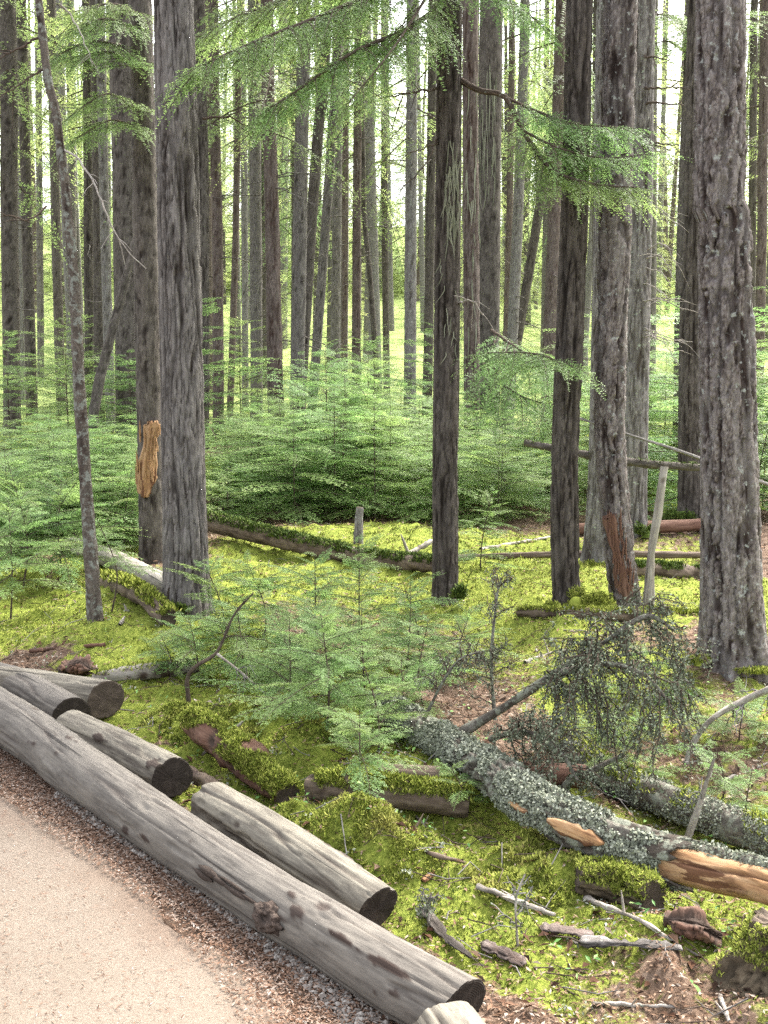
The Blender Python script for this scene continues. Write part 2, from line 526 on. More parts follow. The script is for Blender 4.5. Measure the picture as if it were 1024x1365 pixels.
def ground_mat():
    m, nt, out = newmat('forest floor')
    tc = N(nt, 'ShaderNodeTexCoord').outputs['Object']
    vo = N(nt, 'ShaderNodeTexVoronoi', i_Scale=55.0); nt.links.new(tc, vo.inputs['Vector'])
    lit = ramp(nt, vo.outputs['Color'], [(0, (.05, .032, .022)), (.35, (.11, .072, .05)), (.65, (.17, .115, .08)), (1, (.25, .185, .14))])
    n0 = noise(nt, tc, 3.5, 5, .6)
    lit = mixc(nt, maprange(nt, n0, .4, .7, 0, .7), lit, (.085, .055, .037))
    n1 = noise(nt, tc, 60, 4, .7)
    ms = ramp(nt, n1, [(.3, (.075, .10, .015)), (.5, (.18, .215, .034)), (.72, (.31, .32, .07))])
    n2 = noise(nt, tc, 6, 4, .6)
    ms = mixc(nt, maprange(nt, n2, .45, .7, 0, .6), ms, (.085, .12, .02))
    f = math2(nt, 'ADD', attr(nt, 'mask'), math2(nt, 'MULTIPLY', math2(nt, 'SUBTRACT', noise(nt, tc, 14, 5, .7), .5), 1.1))
    c = mixc(nt, maprange(nt, f, .40, .58), lit, ms)
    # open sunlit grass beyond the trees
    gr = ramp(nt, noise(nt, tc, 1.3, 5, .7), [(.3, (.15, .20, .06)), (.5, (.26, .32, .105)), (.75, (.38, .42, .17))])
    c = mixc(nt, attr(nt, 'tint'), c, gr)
    b = noise(nt, tc, 90, 5, .7)
    finish(nt, out, c, .95, b, .8, .02, .1)
    return m
def path_mat():
    m, nt, out = newmat('crushed tan path')
    tc = N(nt, 'ShaderNodeTexCoord').outputs['Object']
    n1 = noise(nt, tc, 140, 4, .75); n2 = noise(nt, tc, 2.2, 5, .6); n3 = noise(nt, tc, 26, 5, .65)
    c = ramp(nt, n1, [(.25, (.105, .081, .061)), (.45, (.165, .132, .102)), (.7, (.235, .196, .157))])
    c = mixc(nt, maprange(nt, n2, .46, .70, 0, .7), c, (.155, .124, .094))
    c = mixc(nt, maprange(nt, n3, .60, .72, 0, .6), c, (.15, .085, .058))
    c = mixc(nt, attr(nt, 'mask'), c, (.15, .108, .08))
    b = math2(nt, 'ADD', n1, n3)
    finish(nt, out, c, .95, b, .5, .006, .15)
    return m
M['ground'] = ground_mat()
M['path'] = path_mat()

# ------------------------------------------------------------------ ground, path, loose cover
def geom_steps(a, b, q):
    n = int(math.log(b / a) / q) + 1
    return a * np.exp(np.linspace(0, math.log(b / a), n))

def moss_mask(x, y):
    x = np.atleast_1d(x); y = np.atleast_1d(y)
    z0 = np.zeros_like(x)
    s = side(x, y)
    m = fbm(np.stack([x * .9, y * .55, z0], 1), 4, 31)
    m = sstep(.38, .56, m)
    # hand placed bare / mossy areas
    for px, py, r, v in BARE:
        q = flat(px, py)
        w = np.exp(-(((x - q[0]) / r) ** 2 + ((y - q[1]) / (r * 1.2)) ** 2))
        m = m * (1 - w) + v * w
    m = m * sstep(.05, .35, s + .12 * (fbm(np.stack([x * 6, y * 6, z0], 1), 3, 40) - .5))
    return m
BARE = [(640, 1330, .45, 0), (720, 1340, .35, .1), (600, 1270, .2, 0), (970, 1030, .35, 0.3), (930, 1000, .3, .5), (700, 890, .45, .5),
        (600, 880, .35, .5), (520, 690, 1.6, 0.05), (680, 690, 1.2, .2), (860, 720, 1.0, .45), (330, 690, 1.2, .15), (60, 700, 1.5, .25),
        (470, 1120, .45, 1), (700, 1200, .4, 1), (850, 1290, .35, .9), (620, 1230, .3, 1), (80, 850, .8, 1), (180, 830, .5, .9), (300, 985, .3, .9),
        (430, 760, 1.2, 1), (670, 790, .9, 1), (900, 800, .7, 1), (760, 830, .5, .9), (230, 1000, .15, .9), (950, 1290, .3, .9), (560, 1060, .3, .9),
        (30, 880, .3, .1), (420, 1000, .3, .8), (900, 1330, .3, .3), (640, 760, .9, 1), (540, 740, .8, .95), (720, 1130, .4, .95), (200, 1010, .12, .4), (270, 1040, .12, .3)]

def make_ground():
    ys = np.concatenate([geom_steps(1.9, 15, .0075), geom_steps(15, 70, .02)[1:], geom_steps(70, 255, .08)[1:]])
    us = np.concatenate([-geom_steps(.62, 4, .25)[::-1][:-1], np.arange(-.62, .6201, .0068), geom_steps(.62, 4, .25)[1:]])
    Y = np.repeat(ys, len(us)); X = np.tile(us, len(ys)) * (Y + .6)
    Z = G(X, Y)
    nu, nv = len(us), len(ys)
    i = np.arange(nv - 1)[:, None] * nu; j = np.arange(nu - 1)[None]
    F = np.stack([i + j, i + j + 1, i + nu + j + 1, i + nu + j], -1).reshape(-1, 4)
    mk = moss_mask(X, Y)
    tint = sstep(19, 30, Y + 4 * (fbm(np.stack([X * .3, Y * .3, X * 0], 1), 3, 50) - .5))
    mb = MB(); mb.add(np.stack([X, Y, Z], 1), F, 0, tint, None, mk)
    # behind and beside the camera
    yb = np.linspace(-14, 1.9, 24); xb = np.linspace(-10, 10, 40)
    Yb = np.repeat(yb, 40); Xb = np.tile(xb, 24)
    Zb = G(Xb, Yb) * 0 - .0
    Zb = np.where(Yb > 1.85, G(Xb, Yb), 0) - .002
    i = np.arange(23)[:, None] * 40; j = np.arange(39)[None]
    Fb = np.stack([i + j, i + j + 1, i + 40 + j + 1, i + 40 + j], -1).reshape(-1, 4)
    mb.add(np.stack([Xb, Yb, Zb], 1), Fb, 0, 0, None, moss_mask(Xb, Yb) * .6)
    tag(mb.build('forest_floor', M['ground']), kind='structure')
make_ground()

# path edge: offset from the edging line, in its own coordinates (t along, s across)
PE = [flat(*q)[:2] for q in ((-120, 960), (0, 1035), (90, 1105), (185, 1168), (262, 1228), (335, 1300), (392, 1370), (475, 1520))]
PE_t = np.array([(p - LA).dot(LD) for p in PE]); PE_s = np.array([side(*p) for p in PE])
def path_edge(t):
    return np.interp(t, PE_t, PE_s)
def make_path():
    ts = np.arange(-14, 9, .03); w = np.concatenate([np.linspace(0, .8, 30), np.linspace(.85, 3.2, 20)])
    T = np.repeat(ts, len(w)); W = np.tile(w, len(ts))
    ed = path_edge(T) + .26 * (fbm(np.stack([T * 3.5, T * 0, T * 0], 1), 5, 61) - .5)
    s = ed - W
    X = LA[0] + LD[0] * T + LN[0] * s; Y = LA[1] + LD[1] * T + LN[1] * s
    Z = .006 + .01 * sstep(0, .25, W) + (.014 * (fbm(np.stack([X * 1.5, Y * 1.5, X * 0], 1), 3, 70) - .5) + .010 * (fbm(np.stack([X * 9, Y * 9, X * 0], 1), 3, 72) - .5)) * sstep(0, .2, W)
    n = len(w)
    i = np.arange(len(ts) - 1)[:, None] * n; j = np.arange(n - 1)[None]
    F = np.stack([i + j, i + n + j, i + n + j + 1, i + j + 1], -1).reshape(-1, 4)
    mk = sstep(.28, 0.0, W + .35 * (fbm(np.stack([X * 4, Y * 4, X * 0], 1), 3, 71) - .5)) * .8
    mb = MB(); mb.add(np.stack([X, Y, Z], 1), F, 0, None, None, mk)
    tag(mb.build('path', M['path']), kind='structure')
make_path()

def flakes(P, L, W, lift, rng, yaw=None, tilt=.25, curl=.2):
    """Small bent quads lying at P: 4 verts, 2 tris each sharing an edge."""
    n = len(P)
    yaw = rng.uniform(0, 2 * math.pi, n) if yaw is None else yaw
    D = np.stack([np.cos(yaw), np.sin(yaw), rng.normal(0, tilt, n)], 1)
    D = norm(D)
    S = norm(np.cross(D, np.array([0, 0, 1.])) + np.stack([np.zeros(n), np.zeros(n), rng.normal(0, tilt, n)], 1))
    L = np.broadcast_to(L, (n,))[:, None]; W = np.broadcast_to(W, (n,))[:, None]
    C = P + np.stack([np.zeros(n), np.zeros(n), np.broadcast_to(lift, (n,))], 1)
    up = np.array([0, 0, 1.]) * (curl * W)
    V = np.stack([C - D * L / 2, C + S * W / 2 + up, C + D * L / 2, C - S * W / 2 + up], 1).reshape(-1, 3)
    b = np.arange(n)[:, None] * 4
    F = np.concatenate([b + np.array([0, 1, 2]), b + np.array([0, 2, 3])], 0)
    return V, F

def verge_cover():
    rng = np.random.default_rng(11)
    def pts(n, lo, hi, t0=-2.5, t1=3.2):
        t = rng.uniform(t0, t1, n)
        s = path_edge(t) * rng.uniform(lo, hi, n)
        x = LA[0] + LD[0] * t + LN[0] * s; y = LA[1] + LD[1] * t + LN[1] * s
        k = (np.abs(x) < y * .36 + .15)
        x, y = x[k], y[k]
        return np.stack([x, y, G(x, y)], 1)
    mb = MB()
    P = pts(56000, .04, 1.12)
    n = len(P)
    mb.add(*flakes(P, rng.uniform(.005, .019, n), rng.uniform(.002, .0062, n), rng.uniform(.003, .012, n), rng, None, .22), 0, smooth=False)
    P = pts(5000, -.6, .12)
    n = len(P)
    mb.add(*flakes(P, rng.uniform(.01, .035, n), rng.uniform(.004, .012, n), rng.uniform(.004, .014, n), rng), 0, smooth=False)
    P = pts(9000, .95, 1.45)
    k = rng.random(len(P)) < .75
    P = P[k]; P[:, 2] += .012; n = len(P)
    mb.add(*flakes(P, rng.uniform(.006, .022, n), rng.uniform(.002, .007, n), .008, rng, None, .15), 0, smooth=False)
    P = pts(9000, 1.0, 4.2)
    k = rng.random(len(P)) < .5
    P = P[k]; n = len(P)
    mb.add(*flakes(P, rng.uniform(.006, .022, n), rng.uniform(.0015, .004, n), .020, rng, None, .08), 0, smooth=False)
    tag(mb.build('wood_chips', M['chip']), 'carpet of reddish wood chips and dead needles between path and logs', 'wood chips', kind='stuff')
    # pebbles
    P = pts(3000, .05, .6, .8, 3.2)
    n = len(P)
    o = np.array([[1, 0, 0], [-1, 0, 0], [0, 1, 0], [0, -1, 0], [0, 0, 1], [0, 0, -1.]])
    f = np.array([[0, 2, 4], [2, 1, 4], [1, 3, 4], [3, 0, 4], [2, 0, 5], [1, 2, 5], [3, 1, 5], [0, 3, 5]])
    sc = rng.uniform(.003, .010, (n, 1, 3)) * np.array([1.2, 1.2, .7])
    V = o[None] * sc + rng.normal(0, .0012, (n, 6, 3)) + P[:, None] + np.array([0, 0, .008])
    F = (np.arange(n)[:, None, None] * 6 + f[None]).reshape(-1, 3)
    mb = MB(); mb.add(V.reshape(-1, 3), F, 0, smooth=False)
    tag(mb.build('gravel', M['pebble']), 'scattered grey pebbles among the chips beside the long log', 'gravel', kind='stuff')
verge_cover()

def scatter(n, rng, y0=2.6, y1=13, umax=.36):
    y = np.exp(rng.uniform(math.log(y0), math.log(y1), n)); x = rng.uniform(-umax, umax, n) * y
    return x, y

def moss_tufts(P, rng, size, nb=5):
    """Shoots: nb small pointed blades leaning out of each point."""
    n = len(P)
    Pn = np.repeat(P, nb, 0)
    m = n * nb
    a = rng.uniform(0, 2 * math.pi, m); e = rng.uniform(.25, 1.25, m)
    sz = np.repeat(np.broadcast_to(size, (n,)), nb) * rng.uniform(.5, 1.2, m)
    D = np.stack([np.cos(a) * np.cos(e), np.sin(a) * np.cos(e), np.sin(e)], 1)
    S = np.stack([-np.sin(a), np.cos(a), np.zeros(m)], 1)
    B = Pn + rng.normal(0, 1, (m, 3)) * (sz * .25)[:, None] * np.array([1, 1, .3])
    w = (sz * .15)[:, None]
    V = np.stack([B - S * w * .6, B + D * sz[:, None] * .55 - S * w, B + D * sz[:, None], B + D * sz[:, None] * .55 + S * w], 1).reshape(-1, 3)
    b = np.arange(m)[:, None] * 4
    F = np.concatenate([b + np.array([0, 1, 2]), b + np.array([0, 2, 3])], 0)
    return V, F

def floor_cover():
    rng = np.random.default_rng(12)
    x, y = scatter(140000, rng, 2.7, 12.5)
    mk = moss_mask(x, y)
    s = side(x, y)
    cl = fbm(np.stack([x * 9, y * 9, x * 0], 1), 3, 90)
    k = (rng.random(len(x)) < sstep(.35, .8, mk)) & (s > .2) & (cl > .40)
    x, y = x[k], y[k]
    P = np.stack([x, y, G(x, y) - .004], 1)
    mb = MB(); V, F = moss_tufts(P, rng, (.006 + .0021 * y) * (.5 + .9 * rng.random(len(P))), 3)
    tt = fbm(np.stack([x * 5, y * 5, x * 0], 1), 4, 93)
    mb.add(V, F, 0, np.repeat(tt, 12), smooth=False)
    tag(mb.build('moss', M['moss']), 'bright yellow green moss carpet on the forest floor', 'moss', kind='stuff')
    # the deep cushion on the mound behind the edging logs, and others like it
    q = [(flat(px, py), r) for px, py, r in ((470, 1140, .30), (400, 1105, .2), (530, 1170, .16), (290, 985, .24), (420, 1010, .16), (225, 975, .12), (740, 1170, .2), (690, 1190, .16))]
    PP = []
    for c, r in q:
        m = int(85000 * r * r); a = rng.uniform(0, 6.28, m); d = r * np.sqrt(rng.random(m))
        PP.append(np.stack([c[0] + d * np.cos(a), c[1] + d * np.sin(a)], 1))
    PP = np.concatenate(PP); PP = PP[side(PP[:, 0], PP[:, 1]) > .27]
    cl2 = fbm(np.stack([PP[:, 0] * 15, PP[:, 1] * 15, PP[:, 0] * 0], 1), 3, 94); PP = PP[cl2 > .42]
    P = np.stack([PP[:, 0], PP[:, 1], G(PP[:, 0], PP[:, 1]) + .004], 1)
    mb = MB(); V, F = moss_tufts(P, rng, .0135 * (.5 + .9 * rng.random(len(P))), 4)
    mb.add(V, F, 0, np.repeat(fbm(P * 7, 3, 95), 16), smooth=False)
    tag(mb.build('cushion_moss', M['moss']), 'deep feathery cushion of bright moss behind the edging logs', 'moss', kind='stuff')
    x, y = scatter(64000, rng, 2.6, 12)
    mk = moss_mask(x, y); s = side(x, y)
    k = (rng.random(len(x)) < 1.02 - mk * .80) & (s > .14)
    x, y = x[k], y[k]; n = len(x)
    P = np.stack([x, y, G(x, y)], 1)
    mb = MB()
    mb.add(*flakes(P, rng.uniform(.004, .012, n) * (1 + .45 * y), rng.uniform(.0012, .0045, n) * (1 + .3 * y), rng.uniform(.002, .012, n), rng, None, .2), 0, smooth=False)
    tag(mb.build('needle_litter', M['litter']), 'brown needle and bark litter on the forest floor', 'litter', kind='stuff')
    # bark flakes and scraps of rotten wood of many sizes
    x, y = scatter(8500, rng, 2.6, 14)
    mk = moss_mask(x, y); s = side(x, y)
    k = (rng.random(len(x)) < .85 - mk * .62) & (s > .2)
    x, y = x[k], y[k]; n = len(x)
    P = np.stack([x, y, G(x, y) + .004], 1)
    mb = MB()
    L = np.minimum(np.exp(rng.normal(-3.75, .55, n)) * (.7 + .07 * y), .05); W = L * rng.uniform(.18, .6, n)
    mb.add(*flakes(P, L, W, rng.uniform(.003, .014, n), rng, None, .28, .35), 0, smooth=False)
    tag(mb.build('bark_litter', M['debris']), 'flakes of bark and rotten wood strewn over the forest floor', 'bark litter', kind='stuff')
    x, y = scatter(900, rng, 2.7, 8)
    k = (side(x, y) > .3) & (fbm(np.stack([x * 2.5, y * 2.5, x * 0], 1), 2, 98) > .5)
    x, y = x[k], y[k]
    P = np.stack([x, y, G(x, y) + .008], 1); P = np.repeat(P, 7, 0) + rng.normal(0, .014, (len(x) * 7, 3)) * [1, 1, .4]
    n = len(P)
    mb = MB(); mb.add(*flakes(P, rng.uniform(.008, .02, n), rng.uniform(.005, .012, n), 0, rng, None, .6), 0, smooth=False)
    tag(mb.build('fallen_lichen', M['lichen']), 'tufts of grey lichen fallen among the moss', 'lichen', kind='stuff')
    # thin dead twigs
    mb = MB()
    x, y = scatter(900, rng, 2.7, 11)
    k = side(x, y) > .3
    for xx, yy in zip(x[k], y[k]):
        a = rng.uniform(0, 6.28); l = rng.uniform(.04, .2)
        p0 = np.array([xx, yy, 0]); d = np.array([math.cos(a), math.sin(a), 0]) * l
        pts = [p0, p0 + d * .5 + rng.normal(0, .012, 3), p0 + d]
        for q in pts: q[2] = g1(q[0], q[1]) + rng.uniform(.004, .03)
        add_tube(mb, np.array(pts), [.0022, .002, .001], 4, int(rng.random() < .6), False, rng.random())
    tag(mb.build('twig_litter', [M['bark_pale'], M['twig']]), 'thin dry twigs strewn over moss and litter', 'twigs', kind='stuff')
    # small leaves
    x, y = scatter(1500, rng, 2.9, 6.5)
    k = (side(x, y) > .4) & (fbm(np.stack([x * 2, y * 2, x * 0], 1), 2, 99) > .5)
    x, y = x[k], y[k]; n = len(x)
    P = np.stack([x, y, G(x, y) + rng.uniform(.01, .05, n)], 1)
    mb = MB(); mb.add(*flakes(P, rng.uniform(.012, .03, n), rng.uniform(.006, .014, n), 0, rng, None, .35), 0, smooth=False)
    tag(mb.build('ground_leaves', M['leaf_small']), 'small fresh green leaves sprinkled over the moss', 'ground cover', kind='stuff')
floor_cover()

# ------------------------------------------------------------------ foliage: flat hemlock sprays
def spray_arrays(rng, L, W, droop, nl, nw, tstep, nstep, sub=True, twigs=True, ang=.95, gap=.06):
    """One flat bough along +x: returns needle V, tint and twig list."""
    def axis(t): return np.array([L * t, .03 * L * math.sin(3 * t), -droop * L * t * t])
    P, D, Ln, Nn, Tn, Rd = [], [], [], [], [], []
    up = np.array([0, 0, 1.])
    nt = max(3, int(L * (1 - gap) / tstep))
    for k in range(nt):
        t = gap + (1 - gap) * (k + rng.uniform(-.3, .3)) / nt
        t = min(max(t, 0), .99)
        p = axis(t)
        tg = norm(axis(min(1, t + .02)) - axis(max(0, t - .02)))
        sh = (1 - t) ** .75 * min(1, .35 + t / .22)
        for sd_ in (-1, 1):
            l = W * sh * rng.uniform(.65, 1.15)
            if l < .25 * tstep: continue
            a = ang * rng.uniform(.82, 1.12)
            d = norm(tg * math.cos(a) + np.cross(up, tg) * sd_ * math.sin(a) + up * rng.uniform(-.22, .04))
            n = norm(np.cross(tg, d) * sd_ + rng.normal(0, .12, 3))
            if n[2] < 0: n = -n
            P.append(p); D.append(d); Ln.append(l); Nn.append(n); Tn.append(.25 + .5 * t); Rd.append(1)
            if sub:
                ns = int(l / (tstep * 1.3))
                for q in range(ns):
                    tt = .2 + .75 * (q + .5) / ns
                    for s2 in (-1, 1):
                        l2 = l * .42 * (1 - tt) ** .6 * rng.uniform(.6, 1.2)
                        a2 = .85 * rng.uniform(.8, 1.15)
                        d2 = norm(d * math.cos(a2) + np.cross(n, d) * s2 * math.sin(a2) + up * rng.uniform(-.2, .05))
                        P.append(p + d * l * tt + up * (-.12 * l * tt * tt)); D.append(d2); Ln.append(l2); Nn.append(n); Tn.append(.45 + .45 * tt); Rd.append(0)
    P.append(axis(.3)); D.append(norm(axis(1) - axis(.3))); Ln.append(np.linalg.norm(axis(1) - axis(.3))); Nn.append(up); Tn.append(.5); Rd.append(0)
    P, D, Ln, Nn, Tn, Rd = map(np.array, (P, D, Ln, Nn, Tn, Rd))
    cnt = np.maximum(1, (Ln / nstep).astype(int))
    idx = np.repeat(np.arange(len(P)), cnt)
    off = np.concatenate([np.arange(c) for c in cnt])
    fr = (off + rng.random(len(off))) / cnt[idx]
    V, T = [], []
    for sd_ in (-1, 1):
        pos = P[idx] + D[idx] * (Ln[idx] * fr)[:, None]
        pos[:, 2] -= .12 * Ln[idx] * fr * fr
        S = norm(np.cross(Nn[idx], D[idx])) * sd_
        dr = norm(S * .85 + D[idx] * .5 + Nn[idx] * rng.uniform(-.25, .3, len(idx))[:, None])
        l = (nl * rng.uniform(.6, 1.15, len(idx)) * (1 - .35 * fr))[:, None]
        V.append(np.stack([pos - D[idx] * nw / 2, pos + D[idx] * nw / 2, pos + dr * l], 1))
        T.append(np.repeat(np.clip(Tn[idx] * .7 + .4 * fr * Tn[idx], 0, 1), 3))
    V = np.concatenate(V).reshape(-1, 3); T = np.concatenate(T)
    tw = []
    A = np.array([axis(t) for t in np.linspace(0, 1, 7)])
    tw.append((A, np.linspace(1, .25, 7) * max(.003, L * .006), 5))
    if twigs:
        for p, d, l, r in zip(P, D, Ln, Rd):
            if r: tw.append((np.array([p, p + d * l * .5 - up * .03 * l, p + d * l * .95 - up * .11 * l]), np.array([1, .7, .3]) * max(.0012, l * .006), 3))
    return V, T, tw

def rotz(a): return np.array([[math.cos(a), -math.sin(a), 0], [math.sin(a), math.cos(a), 0], [0, 0, 1.]])
def roty(a): return np.array([[math.cos(a), 0, math.sin(a)], [0, 1, 0], [-math.sin(a), 0, math.cos(a)]])
def rotx(a): return np.array([[1, 0, 0], [0, math.cos(a), -math.sin(a)], [0, math.sin(a), math.cos(a)]])

def put_spray(mb, sp, Mx, loc, sc=1.0, nm=0, tm=1, dt=0.0):
    V, T, tw = sp
    V2 = (V * sc) @ Mx.T + loc
    mb.add(V2, np.arange(len(V2)).reshape(-1, 3), nm, np.clip(T + dt, 0, 1), V2, smooth=False)
    for A, rad, sides in tw:
        VV, F, co, _ = tube(A, rad, sides)
        mb.add((VV * sc) @ Mx.T + loc, F, tm, None, co)

# bough meshes shared by the near saplings
BOUGH = []
for k in range(5):
    rng = np.random.default_rng(100 + k)
    mb = MB(); put_spray(mb, spray_arrays(rng, .55, .20, rng.uniform(.10, .28), .0185, .0058, .032, .0078), np.eye(3), np.zeros(3))
    BOUGH.append(mb.mesh('bough', [M['needle'], M['twig']]))

def sapling_layout(rng, h, spread, nb, z0=.12):
    """(height, azimuth, pitch, length) of each bough."""
    out = []
    for k in range(nb):
        t = (k + .5) / nb
        z = h * (z0 + (1 - z0) * t ** .95)
        a = k * 2.4 + rng.uniform(-.5, .5)
        ln = spread * (1 - t) ** .55 * rng.uniform(.45, 1.25) + .10 * spread
        pitch = -.06 - .5 * t + rng.uniform(-.28, .25)
        out.append((z, a, pitch, ln))
    return out

def near_sapling(p, h, spread, nb, seed, label, group=None, lean=(0, 0), z0=.12, dull=False):
    rng = np.random.default_rng(seed)
    root = empty('hemlock_sapling', p, label, 'sapling', group)
    pts = np.array([[0, 0, -.03], [rng.normal(0, .02), rng.normal(0, .02), h * .4], [lean[0] * h, lean[1] * h, h]])
    C = curve(pts, 9)
    mb = MB(); add_tube(mb, C, np.linspace(.003 + h * .005, .0012, 9), 6, 0)
    mb.build('stem', M['twig'], root)
    for z, a, pi_, ln in sapling_layout(rng, h, spread, nb, z0):
        f = np.interp(z, C[:, 2], np.arange(9))
        i = int(min(7, f)); q = C[i] + (C[i + 1] - C[i]) * (f - i)
        link_child('bough', BOUGH[rng.integers(5)], root, q, (rng.normal(0, .16), pi_, a), ln / .55)
    return root

# joined foliage meshes for the thicket (shared)
THICK = []
def make_thick():
    for k in range(5):
        rng = np.random.default_rng(200 + k)
        sp = [spray_arrays(rng, .75, .33, rng.uniform(.15, .4), .034, .0125, .058, .019, True, False) for _ in range(3)]
        mb = MB()
        h = 1.8
        for z, a, pi_, ln in sapling_layout(rng, h, .95, 30, .06):
            Mx = rotz(a) @ roty(pi_) @ rotx(rng.normal(0, .14))
            put_spray(mb, sp[rng.integers(3)], Mx, np.array([0, 0, z]), ln / .75, 0, 1, rng.uniform(-.15, .2))
        st = MB(); add_tube(st, np.array([[0, 0, -.05], [.01, .01, .9], [0, 0, 1.8]]), [.012, .008, .002], 6, 0)
        THICK.append((mb.mesh('foliage', [M['needle'], M['twig']]), st.mesh('stem', [M['twig']])))
make_thick()
def thick_sapling(x, y, h, label, group, seed, dz=0, wide=1.0):
    rng = np.random.default_rng(seed)
    root = empty('hemlock_sapling', (x, y, g1(x, y) + dz), label, 'sapling', group)
    f, s = THICK[seed % 5]
    a = rng.uniform(0, 6.28); sc = h / 1.8
    w = sc * rng.uniform(1.0, 1.35) * wide
    link_child('stem', s, root, (0, 0, 0), (0, 0, a), sc)
    link_child('foliage', f, root, (0, 0, 0), (0, 0, a), (w, w, sc))
    return root

# tall tree crowns (shared)
CROWN = []
def make_crowns():
    for k in range(5):
        rng = np.random.default_rng(300 + k)
        thin = k >= 3
        sp = [spray_arrays(rng, 1.7, .55, rng.uniform(.2, .5), .058, .016, .12, .034, True, False, gap=.12) for _ in range(3)]
        mb = MB()
        nb = 50 if not thin else 26
        for q in range(nb):
            t = (q + .5) / nb
            z = 9.0 * t
            ln = (1.9 * (1 - t) ** .5 * rng.uniform(.6, 1.15) + .3)
            Mx = rotz(q * 2.4 + rng.uniform(-.6, .6)) @ roty(.18 - .45 * t + rng.uniform(-.15, .2)) @ rotx(rng.normal(0, .2))
            put_spray(mb, sp[rng.integers(3)], Mx, np.array([0, 0, z]), ln / 1.7, 0, 1, rng.uniform(-.25, .25))
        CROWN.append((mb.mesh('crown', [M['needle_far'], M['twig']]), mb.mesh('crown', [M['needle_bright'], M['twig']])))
make_crowns()

# ------------------------------------------------------------------ trunks
def bark_disp(kind, amp, seed, flare=.0, fl_h=.3, lobes=5):
    def f(th, s, r, co):
        rng = np.random.default_rng(seed)
        ph = rng.uniform(0, 6.28, 4)
        q = co.copy()
        if kind == 'furrow':
            w = (fbm(co * np.array([14, 14, 4.0]), 4, seed) - .5) * 1.7
            a = vn(np.stack([co[:, 0] * 38 + w, co[:, 1] * 38 + w, co[:, 2] * 1.6], 1), seed + 1)
            a2 = vn(np.stack([co[:, 0] * 78 + w * 1.5, co[:, 1] * 78 + w * 1.5, co[:, 2] * 5.5], 1), seed + 3)
            b = fbm(np.stack([co[:, 0] * 90, co[:, 1] * 90, co[:, 2] * 26], 1), 3, seed + 2)
            fur = np.maximum(sstep(.76, .96, 1 - np.abs(2 * a - 1)), .7 * sstep(.82, .99, 1 - np.abs(2 * a2 - 1)))
            d = amp * (.35 - fur) + amp * .6 * (b - .5)
            fur = np.clip(fur + .2 * sstep(.42, .3, b), 0, 1)
        elif kind == 'plate':
            w = (fbm(co * np.array([24, 24, 15]), 5, seed) - .5) * 1.5
            a = vn(np.stack([co[:, 0] * 23 + w, co[:, 1] * 23 + w, co[:, 2] * 1.9 + w * .3], 1), seed + 1)
            w2 = (fbm(co * np.array([55, 55, 40]), 3, seed + 4) - .5) * 1.4
            f1, f2, idv = worley(np.stack([co[:, 0] * 42 + w2, co[:, 1] * 42 + w2, co[:, 2] * 11 + w2], 1), seed)
            b = fbm(np.stack([co[:, 0] * 120, co[:, 1] * 120, co[:, 2] * 70], 1), 3, seed + 2)
            big = sstep(.72, .90, 1 - np.abs(2 * a - 1))
            fl = sstep(.14, .03, f2 - f1)
            d = amp * (.45 - 1.25 * big) + amp * .75 * (np.floor(idv * 4) / 4 - .4) * (1 - big) - amp * .4 * fl + amp * .3 * (b - .5)
            fur = np.clip(big + .7 * fl * (idv > .3) + .5 * sstep(.40, .30, b), 0, 1)
        elif kind == 'lumpy':
            b = fbm(co * np.array([22, 22, 14]), 4, seed)
            fur = sstep(.5, .3, b)
            d = amp * (b - .5) * 2
        else:
            b = fbm(np.stack([co[:, 0] * 40, co[:, 1] * 40, co[:, 2] * 8], 1), 3, seed)
            fur = sstep(.42, .25, b)
            d = amp * (b - .5) * 1.5
        d = d + r * .10 * (fbm(np.stack([np.cos(th) * .9, np.sin(th) * .9, s * 1.1], 1), 2, seed + 5) - .5)
        if flare:
            lb = .55 + .25 * np.sin(lobes * th + ph[0]) + .2 * np.sin((lobes - 2) * th + ph[1])
            d = d + r * flare * np.exp(-np.maximum(s - .08, 0) / fl_h) * lb
        return d, fur
    return f

def trunk_curve(pix, Y, H):
    """pix: base first, going up, on the vertical plane at distance Y; continued to height H."""
    P = [at_depth(px, py, Y) for px, py in pix]
    b = P[0]
    gz = g1(b[0], b[1])
    if len(P) > 1:
        d = P[1] - b
        b = b + d * ((gz - b[2]) / d[2]) if abs(d[2]) > 1e-3 else b
    b[2] = gz
    P[0] = b
    P = [p for k, p in enumerate(P) if k == 0 or p[2] > b[2] + .3]
    d = P[-1] - P[-2]
    if P[-1][2] < b[2] + H - .5:
        k = (b[2] + H - P[-1][2])
        P.append(P[-1] + np.array([d[0] / d[2] * k * .5, 0, k]))
    P = [P[0] - (P[1] - P[0]) * (.12 / (P[1] - P[0])[2])] + P
    return np.array(P), b

